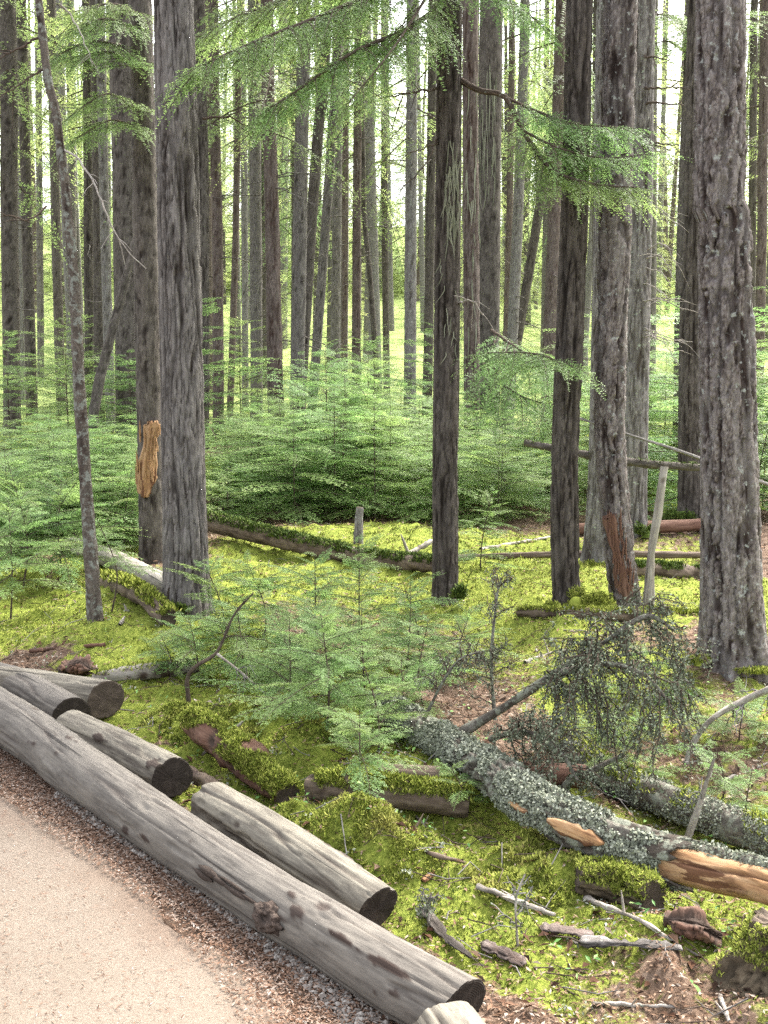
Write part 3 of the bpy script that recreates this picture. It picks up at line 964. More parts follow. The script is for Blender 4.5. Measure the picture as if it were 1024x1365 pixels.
SPAN = {}
def tree(name, label, cat, pix, wb, wt, bark, kind, Y=None, H=14., res=(60, 220), amp=.012, flare=.4, seed=1, group=None, crown=None, cz=6.0, bright=False, lobes=5, detail_top=5.0, crs=1.0, snags=0):
    """A standing tree: trunk, optional crown. wb/wt: width in photo pixels near the base and at the top of the frame."""
    if Y is None:
        g = gp(*pix[0]); Y = g[1]
    P, b = trunk_curve(pix, Y, H)
    ztop = CAMZ + .285 * Y
    C = curve(P - b, 240)
    rb, rt = wb * Y / FPX / 2, wt * Y / FPX / 2
    zz = C[:, 2]
    zt = max(ztop - b[2], 1.0)
    rad = np.where(zz < zt, rb + (rt - rb) * np.clip(zz / zt, 0, 1), rt * np.clip(1 - .85 * (zz - zt) / max(H - zt, .1), .12, 1))
    # resample: dense where the photograph sees it
    nu, nv = res
    lim = min(zt + .4, H)
    sv = np.concatenate([np.linspace(-.12, lim, nv), np.linspace(lim, zz[-1], 14)[1:]]) if lim < zz[-1] - .5 else np.linspace(-.12, zz[-1], nv)
    CC = np.stack([np.interp(sv, zz, C[:, q]) for q in range(3)], 1)
    RR = np.interp(sv, zz, rad)
    root = empty(name, b, label, cat, group)
    mb = MB()
    V, F, co, ex = tube(CC, RR, nu, bark_disp(kind, amp, seed, flare, max(.12, rb * 1.6), lobes))
    rng = np.random.default_rng(seed)
    mb.add(V, F, 0, fbm(co * np.array([42, 42, 7]), 3, seed + 40), co, ex)
    mb.build('trunk', M[bark], root)
    if crown is not None:
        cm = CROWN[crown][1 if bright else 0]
        top = np.array([np.interp(cz, zz, C[:, q]) for q in range(3)])
        link_child('crown', cm, root, top, (0, 0, rng.uniform(0, 6.28)), (crs, crs, max(.5, (H - cz + .6) / 9.0)))
    if snags:
        db = MB(); rs = np.random.default_rng(seed + 70)
        for q in range(snags):
            zq = rs.uniform(1.2, max(2.5, min(zt + 1, cz + 2)))
            p = np.array([np.interp(zq, zz, C[:, e]) for e in range(3)]); rq = np.interp(zq, zz, rad)
            a = rs.uniform(0, 6.28); l = rs.uniform(.25, 1.3); dv = np.array([math.cos(a), math.sin(a), rs.uniform(-.25, .2)])
            Q = np.array([p + dv * (rq * .8 + l * u) + [0, 0, -.22 * l * u * u] + rs.normal(0, .02, 3) * (u > 0) for u in np.linspace(0, 1, 6)])
            add_tube(db, Q, np.linspace(.011, .003, 6), 4, 0, False, .4)
            for e in range(3):
                i = rs.integers(2, 6); d2 = norm(dv + rs.normal(0, .7, 3)); add_tube(db, np.array([Q[i], Q[i] + d2 * l * .2, Q[i] + d2 * l * .35 - [0, 0, .05]]), [.005, .004, .0015], 3, 0, False, .4)
        tag(db.build('dead_branches', M['twig_dry'], root), kind='stuff')
    SPAN[name + '|' + label] = (root, b, C, rad, Y)
    root['_Y'] = Y
    return root, b, C, rad, Y

# ------------------------------------------------------------------ the near and middle trees
def TW(px, py, Y): return at_depth(px, py, Y)

T2 = tree('conifer_tree', 'thick dark grey furrowed trunk beside the bleached log, left foreground', 'tree', [(249, 812), (244, 560), (238, 280), (231, 0)], 57, 50, 'bark_grey', 'furrow', res=(124, 420), amp=.014, flare=.48, seed=11, crown=3, cz=6.5)
T9 = tree('conifer_tree', 'largest reddish grey plated trunk with mossy foot at the right', 'tree', [(979, 888), (972, 600), (966, 300), (961, 0)], 80, 58, 'bark_plate', 'plate', res=(140, 440), amp=.0105, flare=.52, seed=12, crown=4, cz=6.5, lobes=7)
T6 = tree('conifer_tree', 'straight slim dark trunk standing alone in the middle, with hanging beard lichen', 'tree', [(594, 805), (594, 600), (597, 300), (600, 0)], 34, 31, 'bark_deep', 'furrow', res=(68, 330), amp=.010, flare=.2, seed=13, crown=3, cz=5.5)
T7 = tree('conifer_tree', 'dark trunk leaning right with a bright moss clump at its foot', 'tree', [(755, 808), (753, 640), (762, 380), (773, 0)], 37, 32, 'bark_deep', 'furrow', res=(68, 330), amp=.014, flare=.2, seed=14, crown=3, cz=6)
T8 = tree('dying_tree', 'twisted scaly trunk with a rotted red hollow at its foot', 'tree', [(834, 806), (822, 700), (813, 560), (820, 300), (827, 0)], 38, 42, 'bark_plate', 'plate', res=(76, 330), amp=.012, flare=.35, seed=15, crown=4, cz=7, lobes=4)
T3 = tree('conifer_tree', 'trunk with a splintered orange wound behind the thick left trunk', 'tree', [(203, 752), (200, 600), (194, 300), (187, 0)], 33, 30, 'bark_dark', 'lumpy', res=(64, 260), amp=.008, flare=.25, seed=16, crown=3, cz=6)
T1 = tree('dead_tree', 'thin crooked dead trunk speckled with pale lichen at the left', 'tree', [(127, 832), (117, 680), (106, 520), (97, 350), (76, 160), (52, 0)], 20, 9, 'bark_spot', 'lumpy', res=(44, 300), amp=.007, flare=.25, seed=17, H=7)
T4 = tree('conifer_tree', 'dark straight trunk touching the left side of the wounded trunk', 'tree', [(170, 605), (167, 400), (160, 60)], 29, 27, 'bark_dark', 'lumpy', res=(48, 200), amp=.010, flare=.2, seed=18, crown=3, cz=8.5)
T10 = tree('conifer_tree', 'grey trunk with a mossy flared foot just behind the hollow trunk', 'tree', [(796, 752), (803, 600), (808, 300), (811, 0)], 35, 28, 'bark_pale', 'furrow', res=(60, 240), amp=.012, flare=.8, seed=19, crown=4, cz=7)
T11 = tree('conifer_tree', 'pale fluted trunk right of the hollow trunk with bare branch stubs', 'tree', [(846, 712), (850, 500), (855, 200), (858, 0)], 30, 30, 'bark_pale', 'furrow', res=(60, 220), amp=.012, flare=.4, seed=20, crown=3, cz=8)
T32 = tree('conifer_tree', 'shaded trunk with a mossy base half hidden by the largest right trunk', 'tree', [(921, 692), (920, 500), (926, 150), (930, 0)], 32, 22, 'bark_dark', 'furrow', res=(52, 200), amp=.014, flare=.4, seed=21, crown=1, cz=8)
T12 = tree('conifer_tree', 'slender smooth dark trunk standing clear left of the largest right trunk', 'tree', [(905, 590), (908, 400), (914, 200), (921, 40), (922, 0)], 17, 13, 'bark_dark', 'smooth', Y=16, res=(40, 180), amp=.004, flare=.1, seed=22, H=9)
T13 = tree('conifer_tree', 'dark knotty trunk just right of the slim middle trunk', 'tree', [(650, 535), (652, 300), (655, 30)], 30, 29, 'bark_dark', 'lumpy', Y=17, res=(48, 200), amp=.006, flare=.2, seed=23, crown=2, cz=8.5)
T14 = tree('conifer_tree', 'reddish trunk squeezed between the slim middle trunk and the knotty trunk', 'tree', [(629, 530), (628, 300), (627, 30)], 21, 19, 'bark_red', 'furrow', Y=16, res=(40, 180), amp=.01, flare=.2, seed=24, crown=0, cz=8.5)
T2b = tree('conifer_tree', 'dark trunk showing along the right side of the thick left trunk', 'tree', [(268, 590), (268, 300), (262, 30)], 21, 22, 'bark_dark', 'furrow', Y=18, res=(44, 200), amp=.012, flare=.1, seed=25, crown=2, cz=8)

# middle distance: (label, [pixels base first], base width, top width, bark, kind, distance, crown)
MID = [
 ('straight dark trunk at the far left edge, thickest of the far left row', [(17, 575), (13, 300), (10, 0)], 23, 21, 'bark_dark', 'lumpy', 21, 0),
 ('thin pale trunk close against the thickest far left trunk', [(30, 560), (26, 300), (22, 0)], 10, 9, 'bark_pale', 'smooth', 30, None),
 ('dark trunk with a bent dead branch, second in the far left row', [(43, 555), (36, 300), (28, 0)], 15, 13, 'bark_dark', 'lumpy', 24, 1),
 ('thin grey trunk in the bright gap of the far left row', [(55, 545), (53, 300), (50, 0)], 9, 8, 'bark_grey', 'smooth', 34, 3),
 ('slim dark trunk left of the thin dead tree', [(82, 545), (75, 320), (68, 0)], 13, 11, 'bark_dark', 'smooth', 27, 4),
 ('pale speckled trunk just left of the dead leaning pole', [(100, 540), (88, 300), (78, 0)], 11, 10, 'bark_pale', 'smooth', 28, None),
 ('dark trunk partly behind the thin crooked dead trunk', [(120, 545), (118, 300), (115, 0)], 13, 11, 'bark_dark', 'furrow', 24, 0),
 ('slim grey trunk lit on its right side beside the leaning pole', [(148, 565), (140, 300), (133, 0)], 13, 12, 'bark_pale', 'lumpy', 22, 1),
 ('brown trunk in shade behind the leaning pole', [(133, 560), (131, 300), (127, 0)], 14, 13, 'bark_dark', 'smooth', 23, 2),
 ('brown scaly trunk in the gap right of the thick left trunk', [(291, 530), (290, 320), (286, 140), (284, 0)], 15, 13, 'bark_red', 'lumpy', 20, 0),
 ('thin reddish trunk left of the smooth grey trunk', [(308, 510), (314, 320), (318, 100), (320, 0)], 9, 8, 'bark_red', 'smooth', 24, 4),
 ('thin pale trunk close to the smooth grey trunk', [(327, 505), (326, 300), (324, 100), (322, 0)], 9, 8, 'bark_pale', 'smooth', 27, 3),
 ('smooth grey trunk left of the red brown scaly trunk', [(342, 495), (341, 300), (338, 0)], 16, 15, 'bark_grey', 'smooth', 23, 1),
 ('red brown scaly trunk, darkest of the middle left group', [(367, 500), (363, 300), (357, 100), (356, 0)], 22, 15, 'bark_red', 'furrow', 18, 0),
 ('grey trunk with greenish bark left of the two leaning trunks', [(397, 500), (400, 300), (404, 100), (406, 0)], 19, 17, 'bark_grey', 'smooth', 19, 2),
 ('dark trunk leaning right, first of two leaning together', [(403, 490), (413, 330), (424, 180), (436, 0)], 16, 13, 'bark_dark', 'smooth', 20, 1),
 ('grey trunk leaning right, second of two leaning together', [(421, 480), (432, 330), (441, 200), (452, 0)], 13, 11, 'bark_grey', 'smooth', 22, 3),
 ('dull trunk between the leaning pair and the reddish slim trunk', [(447, 470), (449, 300), (453, 0)], 13, 11, 'bark_grey', 'smooth', 27, 0),
 ('dark thin trunk left of the reddish slim trunk', [(459, 465), (460, 300), (460, 0)], 9, 8, 'bark_red', 'smooth', 29, None),
 ('slim straight reddish trunk in the centre gap', [(475, 470), (476, 250), (478, 80), (478, 0)], 12, 10, 'bark_red', 'smooth', 22, 4),
 ('thin bent dark trunk leaning left in the centre gap', [(500, 460), (494, 380), (486, 290), (484, 200)], 8, 5, 'bark_dark', 'smooth', 24, None),
 ('dull thin trunk right of the thin bent trunk', [(515, 460), (513, 300), (512, 0)], 9, 8, 'bark_dark', 'smooth', 30, 0),
 ('pale grey smooth trunk left of the slim middle trunk', [(547, 460), (548, 260), (549, 80), (549, 0)], 17, 13, 'bark_pale', 'smooth', 20, 3),
 ('dark trunk almost touching the slim middle trunk on its left', [(571, 460), (574, 280), (577, 0)], 13, 11, 'bark_dark', 'smooth', 22, 1),
 ('pale lichened trunk in the gap right of the knotty trunk', [(683, 450), (690, 300), (696, 150), (700, 0)], 15, 12, 'bark_pale', 'smooth', 22, 4),
 ('dark red trunk behind the knotty trunk on its right', [(674, 470), (679, 300), (682, 100), (683, 0)], 9, 8, 'bark_red', 'smooth', 26, 0),
 ('dark trunk leaning strongly right in the bright gap', [(692, 440), (704, 370), (717, 290), (730, 210), (748, 90)], 13, 11, 'bark_dark', 'smooth', 23, None),
 ('grey brown trunk left of the leaning dark right trunk', [(730, 565), (735, 400), (742, 200), (748, 0)], 19, 14, 'bark_red', 'smooth', 20, 2),
 ('shaded trunk between the moss-footed trunk and the hollow trunk', [(795, 540), (796, 300), (797, 0)], 13, 11, 'bark_dark', 'smooth', 22, 0),
 ('thin dark trunk close behind the slender smooth trunk at the right', [(921, 470), (926, 300), (931, 130)], 8, 6, 'bark_dark', 'smooth', 24, None),
 ('dark trunk in the right edge gap, nearest the largest trunk', [(1000, 490), (1003, 300), (1006, 0)], 11, 9, 'bark_dark', 'smooth', 24, 1),
 ('brown thin trunk at the right edge of the picture', [(1012, 500), (1016, 300), (1021, 0)], 13, 12, 'bark_red', 'smooth', 21, 2),
 ('pale trunk far behind the pale fluted trunk', [(868, 470), (869, 300), (871, 0)], 13, 12, 'bark_grey', 'smooth', 26, 3),
]
for k, (lab, pix, wb, wt, bk, kd, Y, cr) in enumerate(MID):
    tree('conifer_tree', lab, 'tree', pix, wb, wt, bk, kd, Y=Y, res=(26, 120), amp=.012 if kd == 'furrow' else .008, flare=.15, seed=400 + k, crown=(cr if cr is None or k % 3 == 0 else 3 + k % 2), cz=4.3 + (k * 37 % 30) / 11., H=16, crs=1.0, bright=(k % 2 == 0), snags=5 + (k * 7) % 9)

# far trees: shared trunks and crowns
def far_forest():
    rng = np.random.default_rng(44)
    tm = []
    for k, bk in enumerate(('bark_dark', 'bark_grey', 'bark_pale', 'bark_red')):
        mb = MB()
        P = curve(np.array([[0, 0, -.3], [rng.normal(0, .06), 0, 5], [rng.normal(0, .12), 0, 11], [0, 0, 17]]), 26)
        V, F, co, ex = tube(P, np.linspace(.15, .04, 26), 10, bark_disp('smooth', .012, 500 + k, .1))
        mb.add(V, F, 0, None, co, ex); tm.append(mb.mesh('trunk', [M[bk]]))
    n = 0
    for k in range(165):
        Y = rng.uniform(28, 75); px = rng.uniform(-60, 1084)
        X = (px - 512) / FPX * Y
        if Y < 45 and rng.random() < .3: continue
        root = empty('distant_conifer', (X, Y, g1(X, Y)), 'slender conifer among the distant trees beyond the near trunks', 'tree', 'distant trees beyond the near trunks')
        s = rng.uniform(.7, 1.15)
        link_child('trunk', tm[rng.integers(4)], root, (0, 0, 0), (rng.normal(0, .02), rng.normal(0, .02), rng.uniform(0, 6.28)), (s, s, 1))
        cb = rng.uniform(3.2, 7.5)
        br = 1 if rng.random() < .7 else 0
        link_child('crown', CROWN[3 + k % 2 if k % 3 else rng.integers(3)][br], root, (0, 0, cb), (0, 0, rng.uniform(0, 6.28)), (rng.uniform(.8, 1.2),) * 2 + (max(.7, (17.5 - cb) / 9),))
    # leafy undergrowth and young trees at the bright edge
    for k in range(140):
        Y = rng.uniform(32, 80); px = rng.uniform(-80, 1100)
        X = (px - 512) / FPX * Y
        root = empty('young_tree', (X, Y, g1(X, Y) - .2), 'bright yellow green young tree in the sunlit clearing beyond the trunks', 'tree', 'young trees in the sunlit clearing')
        s = rng.uniform(.3, .8)
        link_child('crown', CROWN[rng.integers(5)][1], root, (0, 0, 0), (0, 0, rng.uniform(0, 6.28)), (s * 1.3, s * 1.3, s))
    for k in range(130):
        Y = rng.uniform(22, 46); px = rng.uniform(-80, 1100)
        X = (px - 512) / FPX * Y
        root = empty('clearing_shrub', (X, Y, g1(X, Y) - .1), 'low bright shrub at the edge of the sunlit clearing', 'shrub', 'low shrubs at the edge of the clearing')
        s = rng.uniform(.07, .24)
        link_child('crown', CROWN[rng.integers(3)][k % 2], root, (0, 0, 0), (0, 0, rng.uniform(0, 6.28)), (s * 1.9, s * 1.9, s))
    for k in range(130):
        Y = rng.uniform(70, 110); px = rng.uniform(-100, 1120)
        X = (px - 512) / FPX * Y
        root = empty('clearing_tree', (X, Y, g1(X, Y) - .2), 'tall pale leafy tree at the far side of the sunlit clearing', 'tree', 'trees at the far side of the clearing')
        s = rng.uniform(1.3, 2.2)
        link_child('crown', CROWN[rng.integers(3)][1], root, (0, 0, 0), (0, 0, rng.uniform(0, 6.28)), (s * 1.4, s * 1.4, s))
far_forest()

def haze():
    mb = MB()
    x0, x1, y0, y1, z0, z1 = -140, 140, -16, 262, -4, 48
    V = np.array([[x, y, z] for x in (x0, x1) for y in (y0, y1) for z in (z0, z1)], float)
    mb.add(V, [[0, 1, 3, 2], [4, 6, 7, 5], [0, 4, 5, 1], [2, 3, 7, 6], [0, 2, 6, 4], [1, 5, 7, 3]], 0, smooth=False)
    m, nt, out = newmat('forest air')
    v = N(nt, 'ShaderNodeVolumePrincipled')
    v.inputs['Color'].default_value = (.97, .98, .95, 1)
    v.inputs['Density'].default_value = HAZE
    nt.links.new(v.outputs[0], out.inputs['Volume'])
    tag(mb.build('haze', m), kind='stuff')
HAZE = 0
if HAZE: haze()

# ------------------------------------------------------------------ saplings of the understorey
def thicket():
    rng = np.random.default_rng(55)
    n = 0
    # centre mass, left mass, right mass: (pixel x range, distance range, count, height range, group label)
    sets = [
        ((285, 740), (10.6, 15.5), 62, (1.25, 2.2), 'dense green hemlock sapling in the thicket behind the mossy fallen log', 'saplings of the centre thicket'),
        ((-30, 225), (9.4, 14.0), 44, (.5, 1.05), 'green hemlock sapling in the low thicket at the left behind the dead trunk', 'saplings of the left thicket'),
        ((740, 1060), (11.5, 18), 24, (.7, 2.3), 'green hemlock sapling among the trunks at the right', 'saplings among the right trunks'),
        ((250, 800), (16, 24), 9, (1.2, 2.3), 'young hemlock standing behind the centre thicket', 'young hemlocks behind the thicket'),
        ((-30, 180), (15, 24), 7, (1.3, 2.2), 'young hemlock between the far left trunks', 'young hemlocks between the far left trunks'),
    ]
    marks = [(-30, 'at the left edge of the picture'), (20, 'below the thickest far left trunk'), (60, 'below the thin grey trunk'), (100, 'left of the crooked dead trunk'), (135, 'right of the crooked dead trunk'),
             (185, 'around the trunk with the orange wound'), (292, 'right of the thick left trunk'), (340, 'below the smooth grey trunk'), (370, 'below the red brown scaly trunk'), (405, 'below the two leaning trunks'),
             (448, 'left of the slim reddish trunk'), (478, 'below the slim reddish trunk'), (512, 'right of the slim reddish trunk'), (548, 'below the pale smooth trunk'), (594, 'behind the slim middle trunk'), (630, 'just right of the slim middle trunk'),
             (660, 'below the knotty trunk'), (710, 'left of the moss footed trunk'), (760, 'behind the moss footed trunk'), (795, 'left of the hollow trunk'), (850, 'below the pale fluted trunk'), (890, 'in the gap left of the largest trunk'),
             (960, 'behind the largest right trunk'), (1030, 'at the right edge of the picture')]
    def sap_label(px, t, h, hm, gr):
        lm = min(marks, key=lambda q: abs(q[0] - px))[1]
        return '%s hemlock %s, %s' % ('low' if h < hm else 'tall', lm, 'front row' if t < .25 else 'second row' if t < .5 else 'third row' if t < .75 else 'rear')
    nolm = False
    for (a, b), (y0, y1), cnt, (h0, h1), lab, gr in sets:
        for k in range(cnt):
            t = (k + rng.uniform(.1, .9)) / cnt
            px = a + (b - a) * ((k * .618 + rng.uniform(-.05, .05)) % 1)
            Y = y0 + (y1 - y0) * t
            X = (px - 512) / FPX * Y
            h = rng.uniform(h0, h1)
            if 'centre thicket' in gr:      # a mound: tallest in the middle
                h = (.72 + .95 * math.exp(-((px - 470) / 115) ** 2) + .18 * math.exp(-((px - 640) / 60) ** 2)) * rng.uniform(.7, 1.12) * (.8 + .2 * (Y - 10) / 5)
            lab2 = lab if nolm else sap_label(px, t, h, (h0 + h1) / 2 if 'centre' not in gr else 1.0, gr)
            thick_sapling(X, Y, h, lab2, gr, 600 + n, -.02, 1.45 if h < 1.0 else 1.15)
            n += 1
thicket()

rng_s = np.random.default_rng(31)
def gsap(px, py, h, spread, nb, seed, label, **kw):
    return near_sapling(gp(px, py), h, spread * rng_s.uniform(.85, 1.1), int(nb * 1.15), seed, label, **kw)

NS = [
 (480, 1095, .40, .30, 13, 'slender young hemlock with bare lower stem rising from the moss mound', .55),
 (435, 975, .62, .50, 26, 'bushy hemlock sapling behind the moss mound, left of the slender one', .05),
 (490, 945, .62, .46, 24, 'full hemlock sapling behind the slender one above the lichened fallen trunk', .05),
 (385, 950, .52, .42, 20, 'hemlock sapling with blue green boughs beside the dark bare branch', .05),
 (325, 915, .46, .38, 18, 'low hemlock sapling left of the dark bare branch', .05),
 (540, 905, .48, .36, 18, 'hemlock sapling at the upper end of the lichened fallen trunk', .05),
 (420, 890, .78, .5, 26, 'hemlock sapling in front of the mossy fallen log, centre', .05),
 (480, 870, .8, .46, 26, 'hemlock sapling behind the full one, near the slim middle trunk', .05),
 (350, 860, .6, .42, 22, 'hemlock sapling at the right foot of the thick left trunk', .08),
 (300, 850, .45, .45, 22, 'small hemlock sapling touching the foot of the thick left trunk', .08),
 (560, 880, .55, .45, 24, 'small hemlock sapling in front of the slim middle trunk', .08),
 (265, 905, .35, .42, 18, 'low spreading hemlock above the cut edging logs', .08),
 (568, 950, .42, .36, 18, 'dense little hemlock hiding the upper end of the lichened fallen trunk', .05),
 (450, 930, .55, .42, 20, 'feathery hemlock in the middle of the low clump behind the moss mound', .05),
 (535, 985, .34, .32, 16, 'little hemlock leaning over the top of the lichened fallen trunk', .05),
 (505, 1000, .40, .34, 16, 'low hemlock in front of the upper end of the lichened fallen trunk', .05),
 (225, 905, .22, .3, 12, 'tiny hemlock above the end of the rearmost edging log', .08),
 (640, 765, .62, .38, 22, 'lone small hemlock right of the slim middle trunk', .12),
 (14, 825, .75, .55, 26, 'thin stemmed hemlock sapling at the left edge on bright moss', .3),
 (30, 785, .9, .6, 30, 'hemlock sapling behind the thin stemmed one at the left edge', .2),
 (85, 770, .7, .55, 26, 'hemlock sapling just left of the thin crooked dead trunk', .2),
 (148, 815, .62, .3, 12, 'small dark stemmed hemlock right of the thin crooked dead trunk', .4),
 (165, 735, .7, .5, 26, 'hemlock sapling above the bleached log', .1),
 (985, 985, .18, .3, 12, 'tiny hemlock in front of the largest right trunk', .1),
 (860, 935, .25, .3, 14, 'little hemlock under the lichened branches', .1),
 (1010, 690, 1.3, .6, 26, 'hemlock sapling at the right edge behind the largest trunk', .1),
 (1000, 1105, .22, .26, 14, 'dark green little hemlock behind the orange stripped wood', .05),
 (950, 1085, .28, .24, 12, 'little hemlock beside the pale upright broken branch', .05),
 (850, 1045, .25, .3, 12, 'little hemlock behind the second fallen trunk', .05),
 (610, 905, .35, .4, 16, 'hemlock sapling against the arching lichened branch', .08),
 (600, 1080, .16, .24, 8, 'low hemlock sprig leaning over the mossy cross log', .3),
 (800, 1000, .30, .28, 12, 'little hemlock inside the lichened branches', .05),
]
for k, (px, py, h, sp_, nb, lab, z0) in enumerate(NS):
    gsap(px, py, h * (.8 if h > .5 and py > 840 else 1.0), sp_, nb, 700 + k, lab, z0=z0, lean=(R.normal(0, .12), R.normal(0, .10)))

# ------------------------------------------------------------------ logs of the path edge
def peel_disp(seed, amp=.006, bumps=(), checks=.5):
    def f(th, s, r, co):
        d = amp * 1.5 * (fbm(np.stack([co[:, 0] * 12, co[:, 1] * 12, co[:, 2] * 3], 1), 4, seed) - .5) * 2
        d = d + r * .16 * (fbm(np.stack([np.cos(th), np.sin(th), s * 1.3], 1), 3, seed + 15) - .5)
        d = d - .006 * sstep(.66, .76, fbm(np.stack([co[:, 0] * 26, co[:, 1] * 26, co[:, 2] * 6], 1), 3, seed + 16))
        gr = fbm(np.stack([co[:, 0] * 60, co[:, 1] * 60, co[:, 2] * 3], 1), 3, seed + 1)
        d = d + .0025 * (gr - .5)
        ck = np.abs(fbm(np.stack([co[:, 0] * 22, co[:, 1] * 22, co[:, 2] * .9], 1), 2, seed + 2) - .5)
        cr = sstep(.04, .005, ck)
        d = d - .009 * checks * cr
        k1, _, kid = worley(np.stack([co[:, 0] * 7, co[:, 1] * 7, co[:, 2] * 4.5], 1), seed + 17)
        kn = sstep(.16, .08, k1 + .06 * (gr - .5)) * (kid > .55)
        d = d + .004 * sstep(.3, .1, k1) * (kid > .55) - .006 * kn
        ex = np.maximum(.75 * cr * checks, .8 * kn)
        for s0, t0, a, ws, wt in bumps:
            dt = np.abs((th - t0 + math.pi) % (2 * math.pi) - math.pi)
            q = np.exp(-((s - s0) / ws) ** 2 - (dt / wt) ** 2)
            nz = fbm(co * 45, 3, seed + 6)
            d = d + a * q * (.6 + .9 * nz)
            n2 = fbm(np.stack([co[:, 0] * 28, co[:, 1] * 28, co[:, 2] * 14], 1), 4, seed + 7)
            ex = np.maximum(ex, sstep(.42, .55, q + 1.6 * (n2 - .5)) * (q > .12))
        # flakes of bark that stayed on
        fl = fbm(np.stack([co[:, 0] * 16, co[:, 1] * 16, co[:, 2] * 7], 1), 4, seed + 8)
        k = sstep(.74, .77, fl)
        d = d + .004 * k
        ex = np.maximum(ex, .9 * k)
        return d, ex
    return f

def end_disc(mb, ring, centre, outward, rng, co_scale=1.0, mat=0, bulge=.004):
    n = len(ring)
    Vs, cs = [ring], [np.stack([ring[:, 0] - centre[0], ring[:, 1] - centre[1], ring[:, 2] - centre[2]], 1)]
    for k in (.93, .7, .45, .2):
        q = centre + (ring - centre) * k + outward * (bulge * rng.uniform(-.6, 1, (n, 1)) + (.002 if k > .9 else .0))
        Vs.append(q); cs.append((ring - centre) * k)
    Vs.append((centre + outward * .002)[None]); cs.append(np.zeros((1, 3)))
    j = np.arange(n); jn = (j + 1) % n
    F = []
    for k in range(4):
        F.append(np.stack([k * n + j, k * n + jn, (k + 1) * n + jn, (k + 1) * n + j], 1))
    F = np.concatenate(F)
    base = np.concatenate(Vs); C = np.concatenate(cs)
    mb.add(base, F, mat, None, C * co_scale, smooth=False)
    T = np.stack([j, jn, np.full(n, n)], 1)
    mb.add(np.concatenate([Vs[4], Vs[5]]), T, mat, None, np.concatenate([cs[4], cs[5]]) * co_scale, smooth=False)

def lay_log(name, label, cat, P, rad, mat, disp, res=(72, 200), cut_near='cut_dark', cut_far='cut_mid', group=None, tilt=None, seed=1, endname='cut_end'):
    """P: centre line, far end first."""
    P = curve(P, res[1]); n = len(P)
    base = P.mean(0); base = np.array([base[0], base[1], g1(base[0], base[1])])
    root = empty(name, base, label, cat, group)
    rr = np.interp(np.linspace(0, 1, n), np.linspace(0, 1, len(rad)), rad)
    V, F, co, ex = tube(P - base, rr, res[0], disp)
    if tilt is not None:      # saw cut not square to the axis
        T, _, _ = frames(P - base)
        w = np.exp(-np.arange(n)[::-1] / 6.0)
        last = V[-res[0]:]
        off = (last - (P[-1] - base)).dot(np.array(tilt))
        V = V + (np.repeat(w, res[0]) * np.tile(off, n))[:, None] * T[-1]
    mb = MB(); mb.add(V, F, 0, None, co, ex)
    mb.build('body', M[mat], root)
    rng = np.random.default_rng(seed)
    T, _, _ = frames(P)
    for nm, ring, c, o in ((cut_near, V[-res[0]:], P[-1] - base, T[-1]), (cut_far, V[:res[0]], P[0] - base, -T[0])):
        if nm is None: continue
        eb = MB(); end_disc(eb, ring, ring.mean(0), o, rng, 1.0, 0, .0012)
        eb.build(endname, M[nm], root)
    return root, P, rr, base, V + base

def contact(px, py, r, dz=0.0):
    p = gp(px, py); p[2] += r + dz
    return p

EG = 'peeled logs edging the path'
# long log
A_pts = [contact(-150, 905, .115, -.01), contact(0, 985, .112, -.01), contact(150, 1090, .105, -.012), contact(330, 1215, .095, -.01), contact(480, 1312, .09, -.01), contact(612, 1390, .086, -.008)]
LN_3 = np.array([LN[0], LN[1], 0.])
Acv = curve(A_pts, 400)
Apx = np.array([512 + p[0] / (p[1] * CP - (p[2] - CAMZ) * SP) * FPX for p in Acv])
def a_len(px): return float(np.linalg.norm(np.diff(Acv, axis=0), axis=1)[:int(np.argmin(np.abs(Apx - px)))].sum())
Alen = sum(np.linalg.norm(A_pts[k + 1] - A_pts[k]) for k in range(5))
